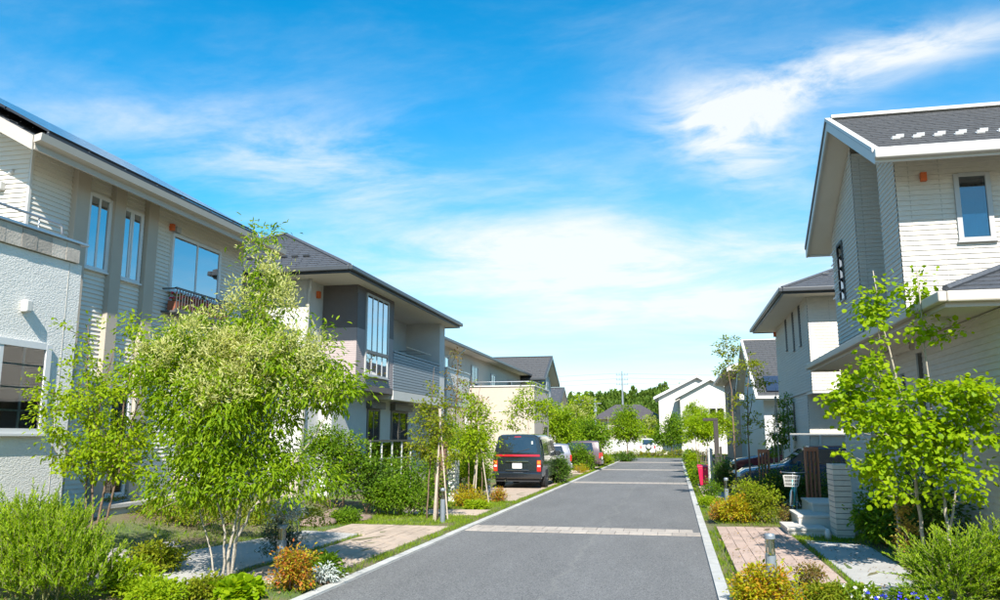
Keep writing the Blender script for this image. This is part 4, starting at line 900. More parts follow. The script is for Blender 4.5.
courses(h, (3.55, 56.35, 6.52), (3.55, 73.85, 6.52), (7.5, 56.35, 8.22), (7.5, 73.85, 8.22), 12, .6, ROOFG, seed=61); courses(h, (11.5, 56.35, 6.52), (11.5, 73.85, 6.52), (7.5, 56.35, 8.22), (7.5, 73.85, 8.22), 8, .9, ROOFG, seed=62)
part(h, 'gutter', GUTD, [(3.46, 3.59, 56.3, 73.9, 6.38, 6.53)]); part(h, 'rear_wall', BRN, [(4.45, 11, 72.9, 73, 0, 6.3), (10.9, 11, 57.3, 72.89, 0, 6.3)])
mb = MB(); mb.prism([(3.6, 56.37, 6.22), (3.6, 56.37, 6.52), (7.5, 56.37, 8.24), (11.5, 56.37, 6.52), (11.5, 56.37, 6.22), (7.5, 56.37, 7.98)], (0, -.04, 0)); mb.build('bargeboard', WTRIM, h)

# ================================================================== far end of the street
def cross_gable(label, x0, x1, xr_, y, zl, zr_, zp, dep, wm, rm, trim, wins=(), grp=None):
    """gable wall facing the street, ridge running away"""
    h = thing('house', label, 'house', ((x0 + x1) / 2, y, 0)); sl_, sr_ = (zp - zl) / (xr_ - x0), (zp - zr_) / (x1 - xr_)
    wx0, wx1 = x0 + .5, x1 - .5; cl = lambda z: (max(wx0, x0 + (z + .15 - zl) / sl_), min(wx1, x1 - (z + .15 - zr_) / sr_))
    wall(h, 'y', y, -1, wx0, wx1, 0, zp - .2, wm, [w[:4] for w in wins], None, .01, cl); wall(h, 'x', wx0, -1, y, y + dep, 0, zl, wm); wall(h, 'x', wx1, 1, y, y + dep, 0, zr_, wm)
    for w in wins: window(h, 'y', y - .005, -1, *w[:4], fm=ALUD, n=w[4])
    mb = MB(); mb.prism([(x0, y - .5, zl), (xr_, y - .5, zp), (x1, y - .5, zr_), (x1, y - .5, zr_ - .15), (xr_, y - .5, zp - .15), (x0, y - .5, zl - .15)], (0, dep + 1, 0)); mb.build('roof_deck', trim, h)
    courses(h, (x0, y - .45, zl + .01), (x0, y + dep + .5, zl + .01), (xr_, y - .45, zp + .01), (xr_, y + dep + .5, zp + .01), 8, .9, rm); courses(h, (x1, y - .45, zr_ + .01), (x1, y + dep + .5, zr_ + .01), (xr_, y - .45, zp + .01), (xr_, y + dep + .5, zp + .01), 8, .9, rm)
    mb = MB()
    mb.prism([(x0 - .05, y - .54, zl - .22), (xr_, y - .54, zp - .22), (x1 + .05, y - .54, zr_ - .22), (x1 + .05, y - .54, zr_ + .06), (xr_, y - .54, zp + .06), (x0 - .05, y - .54, zl + .06)], (0, .035, 0)); mb.build('bargeboard', trim, h)
    return h
ALUL = mat('pale_grey_trim', (.55, .54, .52), .5, None, 3, .02)
cross_gable('white house with grey-edged gable facing the street end, no windows showing', -2.1, 8.0, 2.55, 90, 6.1, 5.2, 8.45, 9, SIDW, ROOFG, ALUL)
cross_gable('white house with lower gable and three dark windows at the street end', .15, 8.4, 3.7, 84, 5.85, 5.2, 7.75, 5.2, SIDW, ROOFG, ALUL, wins=[(3.5, 4.1, 3.2, 4.7, 1), (4.25, 4.85, 3.2, 4.7, 1), (5.2, 5.8, 3.2, 4.7, 1)])
h = thing('house', 'low cream house with dark hip roof beyond the round tree', 'house', (-5.5, 100, 0))
wf = [(-8.6, -7.9, 2.2, 3.6), (-4, -3.2, 2.2, 3.6)]
wall(h, 'y', 100, -1, -9, -2, 0, 4.0, BEIGE, wf); wall(h, 'x', -2, 1, 100, 107, 0, 4, BEIGE); wall(h, 'x', -9, -1, 100, 107, 0, 4, BEIGE)
for w in wf: window(h, 'y', 99.99, -1, *w, fm=ALUG, n=2, glass=GLASSB)
RB = mat('brown_slate', (.07, .06, .065), .6, (.09, .08, .08), 8, .1)
q1, q2, q3, q4, r1_, r2_ = (-10, 99.2, 4.0), (-1, 99.2, 4.0), (-1, 107.8, 4.0), (-10, 107.8, 4.0), (-7.2, 103, 5.9), (-4.2, 103, 5.9)
courses(h, q1, q2, r1_, r2_, 10, .7, RB); courses(h, q2, q3, r2_, r2_, 10, .7, RB); courses(h, q4, q1, r1_, r1_, 10, .7, RB); mb = MB(); mb.poly([q4, q3, q2, q1]); mb.build('soffit', SOFF, h)
cross_gable('small white outbuilding with a low sloped roof beside the hip-roofed house', -1.6, 2.6, -1.0, 99, 4.2, 2.6, 4.6, 6, SIDW, ROOFG, WTRIM)
wl = MB(); wl.box(-7.5, -1.6, 88, 88.2, 0, 1.6); tag(wl.build('garden_wall', WTRIM), 'white garden wall behind the round tree at the street end', 'wall')
# ------------------------------------------------------------------ street furniture
def bollard(x, y, h, label, r=.055, group=None, z0=0.):
    t = thing('bollard_light', label, 'bollard', (x, y, z0), group)
    mb = MB(); mb.lathe((0, 0, 0), [(r, -.05), (r, h * .70)], 20); mb.build('post', BOL, t, smooth=False, local=True)
    mb = MB(); mb.lathe((0, 0, 0), [(r * .86, h * .705), (r * .86, h * .925)], 20); mb.build('lens', BOLG, t, local=True)
    mb = MB(); mb.lathe((0, 0, 0), [(r * .3, h * .703), (r * .3, h * .93)], 10); mb.build('lamp_core', BOLC, t, local=True)
    mb = MB(); mb.lathe((0, 0, 0), [(r * 1.02, h * .93), (r * 1.02, h * .975), (r * .9, h)], 20); mb.build('cap', BOL, t, local=True)
    return t
BOL = mat('bollard_grey', (.24, .27, .30), .38, (.21, .24, .27), 12, .03, metal=.35); BOLG = glassmat('bollard_lens', (.86, .84, .72), .12); BOLC = mat('lamp_core', (.6, .52, .38), .5, None, 3, .02)
bollard(1.0, 9.75, .78, 'silver bollard light rising from the orange shrub beside the pink driveway', .06)
bollard(1.19, 20.9, .86, 'silver bollard light in the yellow bed past the pink driveway', .055)
bollard(1.05, 36.2, .7, 'silver bollard light by the small trees near the red bin', .05)
bollard(-5.33, 10.5, .66, 'silver bollard light under the frosted silver plant', .065)
bollard(-4.95, 17.1, .76, 'silver bollard light beside the staked trees on the green verge', .055)
bollard(-5.5, 23.9, .62, 'silver bollard light behind the black van', .06)
# tile-faced pillars and posts
TILEP = mat('pillar_tile', (.62, .55, .45), .8, (.52, .46, .38), 6, .10, .4, 40); MORT = mat('dark_mortar', (.14, .13, .12), .9, None, 5, .03)
def pillar(label, x0, x1, y0, y1, h, rows, m=TILEP, name='gate_pillar', z0=0.):
    t = thing(name, label, 'pillar', ((x0 + x1) / 2, (y0 + y1) / 2, z0)); part(t, 'core', MORT, [(x0 + .012, x1 - .012, y0 + .012, y1 - .012, z0 - .05, z0 + h - .012)])
    d = h / rows
    for k in range(rows):
        z = z0 + k * d; j = RNG.random() * .004
        part(t, 'tile_course', m, [(x0 - j, x1 + j, y0 - j, y1 + j, z + .007, z + d - .004)], .003)
    return t
pillar('pale tiled gate pillar with dark joints beside the entrance steps', 2.80, 3.10, 15.9, 16.5, 1.36, 14)
pillar('tan tiled gate pillar half hidden behind the shrubs by the front walk', -8.45, -8.05, 16.5, 16.9, 1.25, 12, mat('tan_tile', (.46, .40, .31), .85, (.36, .31, .25), 6, .1, .4, 40), z0=.1)
g = pillar('white tiled gate pillar with grey mailbox near the staked trees', -6.55, -6.2, 22.6, 23.1, 1.5, 15, mat('white_tile', (.68, .66, .58), .75, (.6, .58, .52), 6, .08, .3, 40))
part(g, 'mailbox', STEEL, [(-6.48, -6.28, 22.56, 22.597, .95, 1.25)], .01)
RBR = mat('red_brick', (.24, .13, .09), .85, (.17, .10, .075), 9, .2, .4, 50)
pillar('thin red brick post standing by the white gate pillar', -6.33, -6.11, 21.3, 21.52, 1.72, 20, RBR, 'brick_post')
RUST = mat('corten_steel', (.42, .15, .07), .75, (.30, .105, .055), 14, .08, .3, 40)
def rustpost(x, y, h, label, w=.3):
    t = thing('slatted_post', label, 'post', (x, y, 0)); part(t, 'cheek', RUST, [(x + w * .35, x + w * .5, y - .11, y + .11, 0, h)], .005); part(t, 'head', RUST, [(x - w * .5, x + w * .349, y - .11, y + .11, h - .1, h)], .005)
    for k in range(3): part(t, 'slat', RUST, [(x - w * .5 + k * .085, x - w * .5 + k * .085 + .035, y - .1, y + .1, 0, h - .101)], .003)
    return t
rustpost(3.12, 20.3, 1.62, 'rust-brown slatted post standing above the entrance steps', .3); rustpost(2.48, 24.6, 1.5, 'rust-brown slatted post behind the yellow flower bed', .3)
ST = mat('pale_step_stone', (.58, .54, .47), .85, (.50, .465, .41), 5, .05, .3, 60)
t = thing('entrance_steps', 'three pale stone entrance steps beside the tiled pillar', 'steps', (2.6, 17.5, 0))
for b in ((2.02, 2.72, 16.35, 17.5, 0, .17), (2.32, 2.95, 17.1, 18.4, 0, .34), (2.72, 3.45, 17.9, 19.4, 0, .52)): part(t, 'tread', ST, [(b[0] - .02, b[1] + .0, b[2] - .02, b[3], b[5] - .05, b[5])], .008); part(t, 'riser', ST, [(b[0], b[1] - .002, b[2], b[3] - .002, b[4], b[5] - .051)])
mb = MB(); mb.lathe((2.62, 15.75, .03), [(.055, 0), (.055, .13), (.04, .18), (.015, .2)], 14); tag(mb.build('path_light', WTRIM, smooth=True), 'small white path light on the ground before the steps', 'light')
# house number posts, pergola and rails
t = thing('pergola_gate', 'dark timber gate frame with a crossbeam behind the small street trees', 'gate', (1.45, 30, 0)); DKW = mat('dark_timber', (.035, .03, .028), .7, (.05, .042, .038), 12, .05)
part(t, 'post', DKW, [(1.36, 1.52, 29.9, 30.06, 0, 2.418)], .01); part(t, 'post', DKW, [(1.62, 1.7, 31.6, 31.7, 0, 1.5)], .01); part(t, 'beam', DKW, [(1.0, 1.52, 29.9, 30.05, 2.42, 2.52)], .01); part(t, 'rail', DKW, [(1.4, 1.5, 30.061, 34, .9, 1.0)], .01)
mb = MB(); mb.lathe((1.22, 30.6, 0), [(.09, 0), (.09, 1.35), (.1, 1.36), (.1, 1.42), (.02, 1.46)], 12); tag(mb.build('white_post', WTRIM), 'short white post in front of the dark timber gate', 'post')
t = thing('courtyard_rail', 'white metal railing behind the dark blue car', 'railing', (5, 28.05, 0))
part(t, 'top_rail', WTRIM, [(3.7, 6.6, 28.1, 28.16, 1.9, 1.97)]); part(t, 'bottom_rail', WTRIM, [(3.7, 6.6, 28.1, 28.16, 1.32, 1.37)])
for x in (3.7, 4.6, 5.5, 6.5): part(t, 'post', WTRIM, [(x, x + .07, 28.09, 28.17, .05, 1.899)])
t = thing('veranda_rail', 'white-posted glass railing before the mauve house', 'railing', (-8.3, 23, 0)); 
part(t, 'top_rail', ALUD, [(-8.35, -8.27, 21.35, 25.0, 1.72, 1.77)]); part(t, 'mid_rail', ALUG, [(-8.33, -8.29, 21.35, 25.0, 1.22, 1.25)])
for k in range(5): y = 21.4 + k * .88; part(t, 'post', WTRIM, [(-8.33, -8.29, y, y + .04, .15, 1.719)])
for k in range(4): y = 21.4 + k * .88; part(t, 'pane', GLASS, [(-8.315, -8.309, y + .09, y + .86, .35, 1.70)])
# stones and pots
def rock(x, y, z, sx, sy, sz, label, seed, m, name='garden_stone', cat='stone', group=None):
    import bmesh
    rng = np.random.default_rng(seed); bm = bmesh.new(); bmesh.ops.create_icosphere(bm, subdivisions=3, radius=1)
    k = rng.normal(size=(9, 3)); k = unit(k); off = .62 + .3 * rng.random(9)
    for v in bm.verts:
        p = np.array(v.co)
        for q, o in zip(k, off):
            d = p @ q - o
            if d > 0: p = p - q * d * .9
        p = p * (1 + .03 * rng.normal()); v.co = (p[0] * sx, p[1] * sy, p[2] * sz)
    me = bpy.data.meshes.new(name); bm.to_mesh(me); bm.free(); me.materials.append(m); o = place(me, name); o.location = (x, y, z); o.rotation_euler = (0, 0, rng.random() * 3); return tag(o, label, cat, group)
RK1 = mat('pink_boulder', (.25, .18, .14), .9, (.18, .13, .10), 6, .05, .8, 20, fine=(60, .2)); RK2 = mat('grey_boulder', (.30, .28, .26), .9, (.2, .19, .18), 6, .05, .8, 20, fine=(60, .2))
rock(-7.0, 17.1, .06, .5, .3, .14, 'flat pinkish boulder at the edge of the tan footway', 1, RK1); rock(-7.6, 17.35, .08, .45, .3, .2, 'taller pinkish boulder beside the dark green shrub', 2, RK1)
rock(-7.05, 10.4, .22, .3, .2, .2, 'grey garden stone below the yellow-green tree', 3, RK2); rock(-7.5, 9.9, .2, .35, .25, .18, 'mossy grey stone behind the feathery bush', 4, RK2)
rock(-7.35, 16.0, .08, .45, .25, .14, 'low brown edging stone along the front walk', 5, RK1)
for k, (x, y) in enumerate([(1.62, 9.5), (1.8, 9.55), (1.98, 9.62)]):
    b = MB(); b.box(-.1, .1, -.05, .05, 0, .07); o = b.build('edging_brick', mat('edging_brick', (.42, .19, .13), .85, (.34, .15, .11), 8, .1, .3, 50), bevel=.006); o.location = (x, y, .03); o.rotation_euler = (0, 0, .25); tag(o, 'red edging brick by the low flowers at the path corner', 'brick', 'edging bricks')
rock(2.1, 9.75, .05, .07, .06, .05, 'small white stone among the flowers by the concrete path', 9, mat('white_stone', (.75, .74, .7), .8, None, 8, .03))
mb = MB(); mb.lathe((-10.3, 15.7, .66), [(.1, 0), (.17, .18), (.19, .34), (.17, .36), (.16, .3)], 18); tag(mb.build('flower_pot', mat('pinkish_pot', (.58, .45, .40), .7, (.5, .38, .34), 5, .03), smooth=True), 'pale pink flower pot on the porch of the lap-sided house', 'pot')
# ------------------------------------------------------------------ vehicles
TYRE = mat('tyre_rubber', (.02, .02, .021), .85, None, 20, .03); RIM = mat('alloy_rim', (.5, .5, .52), .3, None, 10, .03, metal=.8)
CGL = mat('tinted_glass', (.012, .016, .02), .04, (.02, .026, .03), 2, .0, spec=.7, coat=1.); CHROME = mat('chrome', (.62, .62, .63), .12, None, 6, .02, metal=1.)
TAILR = mat('tail_red', (.5, .02, .02), .15, None, 6, .02, coat=1.); TAILA = mat('tail_amber', (.75, .22, .03), .15, None, 6, .02, coat=1.); PLATE = mat('plate_white', (.82, .82, .8), .4, None, 6, .01)
BLKT = mat('black_trim', (.025, .025, .027), .5, None, 10, .03)
def loft_body(name, stations, m, parent, sub=1):
    """stations: (y, lean, zbot, zbelt, zroof, hw_sill, hw_belt, hw_roof)"""
    rings = []
    for (y, ln, zb_, zk, zr_, hs, hb, hr) in stations:
        half = [(0, zb_), (hs * .86, zb_), (hs, zb_ + .1), (hb, (zb_ + zk) / 2), (hb, zk), ((hb + hr) / 2, (zk + zr_) / 2 - .02), (hr, zr_ - .07), (hr - .11, zr_ - .01), (0, zr_)]
        ring = half + [(-x, z) for x, z in half[-2:0:-1]]
        rings.append([(x, y + ln * max(0, z - .95), z) for x, z in ring])
    n = len(rings[0]); mb = MB(); mb.v = [p for r_ in rings for p in r_]
    for i in range(len(rings) - 1):
        for k in range(n): a = i * n; mb.f.append((a + k, a + (k + 1) % n, a + n + (k + 1) % n, a + n + k))
    mb.f.append(tuple(range(n))); a = (len(rings) - 1) * n; mb.f.append(tuple(range(a + n - 1, a - 1, -1)))
    mb.f = [f[::-1] for f in mb.f]
    o = mb.build(name, m, parent, smooth=True, local=True)
    md = o.modifiers.new('edge', 'BEVEL'); md.width = .025; md.segments = 2; md.limit_method = 'ANGLE'; md.angle_limit = radians(35); o.modifiers.new('wn', 'WEIGHTED_NORMAL')
    return o
def wheel(parent, x, y, r, w, side):
    mb = MB(); mb.lathe((x, y, r), [(r * .62, -w / 2), (r * .95, -w / 2), (r, -w / 2 + .03), (r, w / 2 - .03), (r * .95, w / 2), (r * .62, w / 2)], 24, 'x'); o = mb.build('wheel', TYRE, parent, local=True)
    mb = MB(); mb.lathe((x + side * (w / 2 - .012), y, r), [(r * .61, -.01), (r * .61, .004), (r * .5, .008), (r * .12, .014)], 20, 'x'); ri = mb.build('rim', RIM, o, local=True)
    mb = MB()
    for k in range(5): a = 2 * pi * k / 5; mb.box(x + side * (w / 2 + .003) - .003, x + side * (w / 2 + .003) + .003, y + cos(a) * r * .35 - .05, y + cos(a) * r * .35 + .05, r + sin(a) * r * .35 - .05, r + sin(a) * r * .35 + .05)
    mb.build('rim_window', BLKT, o, local=True)
def arch(parent, x, y, r, side):
    mb = MB(); mb.lathe((x, y, r), [(r * 1.16, 0), (r * 1.16, side * .012)], 24, 'x'); return mb.build('wheel_arch', BLKT, parent, local=True)
VBODY = mat('black_paint', (.010, .013, .017), .22, (.012, .015, .019), 3, .0, spec=.5, coat=1.)
def van():
    t = thing('parked_van', 'black minivan with a red rear stripe parked on the tan driveway', 'van', (-5.56, 28.7, .045), rz=-.01)
    st = [(.0, .16, .42, 1.08, 1.84, .82, .86, .70), (.06, .16, .34, 1.08, 1.89, .87, .90, .73), (.5, .06, .30, 1.08, 1.92, .89, .915, .74), (2.0, 0, .28, 1.06, 1.92, .89, .915, .74), (3.2, -.25, .28, 1.05, 1.86, .89, .91, .71), (3.45, -.75, .28, 1.04, 1.72, .89, .90, .66), (3.55, 0, .28, 1.02, 1.14, .88, .89, .80), (4.45, 0, .32, .9, .96, .85, .86, .74), (4.75, 0, .40, .7, .76, .76, .78, .66)]
    loft_body('body', st, VBODY, t)
    Y = lambda z, o=0: .16 * max(0, z - .95) - o
    def rp(name, m, pts, o0, o1, par=t):
        mb = MB(); n = len(pts); mb.v = [(x, Y(z, -.02), z) for x, z in pts] + [(x, Y(z, o1), z) for x, z in pts]
        mb.f = [tuple(range(n)), tuple(range(2 * n - 1, n - 1, -1))] + [(i, n + i, n + (i + 1) % n, (i + 1) % n) for i in range(n)]; return mb.build(name, m, par, bevel=.006, local=True)
    rw = rp('rear_window', CGL, [(-.74, 1.24), (.74, 1.24), (.70, 1.5), (.615, 1.79), (.3, 1.815), (-.3, 1.815), (-.615, 1.79), (-.70, 1.5)], 0, .012)
    rp('wiper', BLKT, [(-.05, 1.27), (.02, 1.27), (.45, 1.38), (.44, 1.40)], 0, .03, rw); rp('sticker', mat('sticker', (.5, .55, .5), .4, None, 20, .1), [(.50, 1.55), (.57, 1.55), (.56, 1.66), (.50, 1.66)], 0, .014, rw)
    rp('red_stripe', mat('red_garnish', (.36, .008, .012), .2, None, 5, .02, coat=1.), [(-.83, 1.115), (.83, 1.115), (.815, 1.19), (-.815, 1.19)], 0, .022)
    rp('brake_light', TAILR, [(-.12, 1.80), (.12, 1.80), (.12, 1.825), (-.12, 1.825)], 0, .02)
    rp('number_plate', PLATE, [(-.17, .70), (.17, .70), (.17, .88), (-.17, .88)], 0, .03); rp('chrome_bar', CHROME, [(-.42, .93), (.42, .93), (.42, .965), (-.42, .965)], 0, .035); rp('chrome_bar', CHROME, [(-.42, .625), (.42, .625), (.42, .65), (-.42, .65)], 0, .03)
    for s in (-1, 1):
        q = lambda a, b: sorted((s * a, s * b))
        x0, x1 = q(.72, .865); tl = rp('tail_light', TAILR, [(x0, .60), (x1, .60), (x1, .99), (x0, .99)], 0, .03); rp('lens', TAILA, [(x0 + .015, .86), (x1 - .015, .86), (x1 - .015, .97), (x0 + .015, .97)], 0, .036, tl); rp('lens', PLATE, [(x0 + .02, .76), (x1 - .02, .76), (x1 - .02, .82), (x0 + .02, .82)], 0, .036, tl)
        for y in (.95, 3.85): arch(t, s * .9, y, .33, s); wheel(t, s * .81, y, .33, .22, s)
        # side glass and door furniture
        mb = MB(); sx = lambda z: s * (.915 - (z - 1.08) / .80 * .155 + .004)
        for (a, b, c, d) in ((.42, 1.45, 1.45, .52), (1.52, 2.45, 2.45, 1.52)): pass
        for ya, yb_ in ((.45, 1.42), (1.48, 2.42), (2.48, 3.1)):
            mb = MB(); P_ = [(sx(1.14), ya, 1.14), (sx(1.14), yb_ + (.25 if ya > 2.4 else 0), 1.14), (sx(1.74), yb_ - (.12 if ya > 2.4 else 0), 1.74), (sx(1.74), ya + (.06 if ya < .5 else 0), 1.74)]; mb.prism(P_, (s * .008, 0, 0)); mb.build('side_window', CGL, t, local=True)
        part_l = MB(); part_l.box(*q(.90, .935), 1.55, 1.75, .98, 1.02); part_l.build('door_handle', CHROME, t, bevel=.006, local=True)
        part_l = MB(); part_l.box(*q(.90, 1.1), 3.0, 3.1, 1.1, 1.3); part_l.build('wing_mirror', VBODY, t, bevel=.03, local=True)
        part_l = MB(); part_l.box(*q(.89, .925), .4, 3.4, .72, .75); part_l.build('side_moulding', CHROME, t, local=True)
    mb = MB(); mb.prism([(-.9, .04, .33), (-.9, -.09, .36), (-.9, -.10, .54), (-.9, -.02, .60), (-.9, .04, .60)], (1.8, 0, 0)); mb.build('bumper', VBODY, t, bevel=.03, local=True)
    mb = MB(); mb.box(-.8, .8, .02, .4, .24, .34); mb.build('under_tray', BLKT, t, local=True)
    mb = MB(); mb.lathe((-.42, -.02, .27), [(.035, -.06), (.035, .2)], 12, 'y'); mb.build('exhaust', CHROME, t, local=True)
    return t
van()
def hatch(name, label, loc, rz, body, L_=3.9, Hh=1.55, hw=.83, box=.2, hood=.9, spare=False):
    t = thing(name, label, 'car', loc, rz=rz); k = hw / .83
    zb = .95 if Hh < 1.65 else 1.02; wb = L_ - hood - .55
    st = [(0, .12 + box * .5, .40, zb - .05, Hh - .06, .74 * k, .78 * k, .60 * k), (.08, .12 + box * .5, .32, zb, Hh - .02, .80 * k, .82 * k, .62 * k), (.6, 0, .28, zb, Hh, .82 * k, .83 * k, .63 * k), (wb - .55, -.2, .26, zb - .02, Hh - .02, .82 * k, .83 * k, .63 * k), (wb - .2, -.9, .26, zb - .02, Hh - .12, .82 * k, .83 * k, .6 * k), (wb + .1, 0, .26, zb - .02, zb + .06, .82 * k, .83 * k, .72 * k), (L_ - .3, 0, .3, zb - .18, zb - .12, .80 * k, .81 * k, .66 * k), (L_, 0, .38, zb - .35, zb - .3, .7 * k, .72 * k, .55 * k)]
    loft_body('body', st, body, t)
    for s in (-1, 1):
        for y in (.7, L_ - .75): arch(t, s * (hw - .005), y, .29, s); wheel(t, s * (hw - .09), y, .29, .19, s)
        sx = lambda z: s * (hw - (z - zb) / (Hh - zb) * .2 * k + .006)
        for ya, yb_, fr in ((.35, wb * .42, 0), (wb * .45, wb - .3, 1)):
            mb = MB(); mb.prism([(sx(zb + .05), ya, zb + .05), (sx(zb + .05), yb_ + .3 * fr, zb + .05), (sx(Hh - .13), yb_ - .22 * fr, Hh - .13), (sx(Hh - .13), ya + .1 * (1 - fr), Hh - .13)], (s * .006, 0, 0)); mb.build('side_window', CGL, t, local=True)
        mb = MB(); a, b = sorted((s * (hw - .16), s * (hw - .02))); mb.box(a, b, -.03 + .0, .06, zb - .32, zb - .02); mb.build('tail_light', TAILR, t, bevel=.01, local=True)
        mb = MB(); mb.box(a, b, L_ - .14, L_ - .02, zb - .36, zb - .22); mb.build('headlight', PLATE, t, bevel=.02, local=True)
        mb = MB(); a, b = sorted((s * (hw - .01), s * (hw + .16))); mb.box(a, b, wb - .35, wb - .25, zb, zb + .14); mb.build('wing_mirror', body, t, bevel=.02, local=True)
    ln = .12 + box * .5; mb = MB(); yz = lambda z: ln * max(0, z - .95) - .008
    mb.v = [(x * k, yz(z), z) for x, z in ((-.66, zb + .06), (.66, zb + .06), (.54, Hh - .12), (-.54, Hh - .12))] + [(x * k, yz(z) + .03, z) for x, z in ((-.66, zb + .06), (.66, zb + .06), (.54, Hh - .12), (-.54, Hh - .12))]; mb.f = [(0, 1, 2, 3)[::-1], (4, 5, 6, 7), (0, 1, 5, 4), (1, 2, 6, 5), (2, 3, 7, 6), (3, 0, 4, 7)]; mb.build('rear_window', CGL, t, local=True)
    mb = MB(); z0w, z1w = zb + .04, Hh - .16; mb.prism([(-.66 * k, wb + .06, z0w), (.66 * k, wb + .06, z0w), (.56 * k, wb - .2 - .9 * (z1w - .95) + .06, z1w), (-.56 * k, wb - .2 - .9 * (z1w - .95) + .06, z1w)], (0, .01, .012)); mb.build('windscreen', CGL, t, local=True)
    mb = MB(); mb.box(-hw + .04, hw - .04, -.07, .05, .3, .52); mb.build('bumper', body, t, bevel=.03, local=True); mb = MB(); mb.box(-.165, .165, -.082, -.06, .56, .72); mb.build('number_plate', PLATE, t, local=True)
    if spare:
        mb = MB(); mb.lathe((.12, -.06, .92), [(.30, .02), (.31, -.04), (.29, -.16), (.2, -.18)], 22, 'y'); mb.build('spare_wheel', TYRE, t, local=True); mb = MB(); mb.lathe((.12, -.245, .92), [(.20, 0), (.20, -.012)], 18, 'y'); mb.build('spare_cover', PLATE, t, local=True)
    return t
hatch('parked_car', 'mauve compact car parked side-on behind the shrubs beyond the van', (-4.15, 46.6, .045), pi / 2, mat('mauve_paint', (.095, .06, .063), .3, None, 3, .0, coat=1.), 3.4, 1.62, .78, .05, .55)
hatch('parked_car', 'dark blue car behind the hedge by the pale tile-clad house', (6.1, 27.05, .05), pi / 2, mat('blue_paint', (.008, .04, .085), .22, None, 3, .0, coat=1.), 4.3, 1.56, .86, .3, 1.0)
hatch('parked_car', 'white off-roader with rear spare wheel at the street end', (-2.75, 84.0, 0), .0, mat('white_paint', (.78, .78, .76), .3, None, 3, .0, coat=1.), 3.6, 1.72, .78, .05, .9, True)
hatch('parked_car', 'red car under cover behind the dark timber gate', (6.2, 39.5, .05), pi / 2, mat('red_paint', (.13, .008, .02), .25, None, 3, .0, coat=1.), 3.7, 1.5, .8, .3, .9)
hatch('parked_car', 'silver-grey car with blue windscreen in front of the mauve compact car', (-5.3, 41.0, .045), pi / 2 + .3, mat('silver_paint', (.26, .26, .29), .28, None, 3, .0, metal=.4, coat=1.), 3.6, 1.5, .8, .2, .9)
t = thing('wheelie_bin', 'bright red bin standing beside the white post', 'bin', (1.05, 31.5, .03)); RP = mat('red_plastic', (.60, .01, .06), .45, None, 5, .03)
mb = MB(); mb.hexa([(-.19, -.16, .06), (.19, -.16, .06), (.19, .16, .06), (-.19, .16, .06), (-.26, -.22, .68), (.26, -.22, .68), (.26, .22, .68), (-.26, .22, .68)]); mb.build('tub', RP, t, bevel=.02, local=True); mb = MB(); mb.prism([(-.28, -.25, .69), (-.28, .25, .69), (-.28, .25, .8), (-.28, -.25, .74)], (.56, 0, 0)); mb.build('lid', RP, t, bevel=.015, local=True)
for s in (-1, 1): mb = MB(); mb.lathe((s * .2, .16, .08), [(.08, -.02), (.08, .02)], 14, 'x'); mb.build('wheel', TYRE, t, local=True)
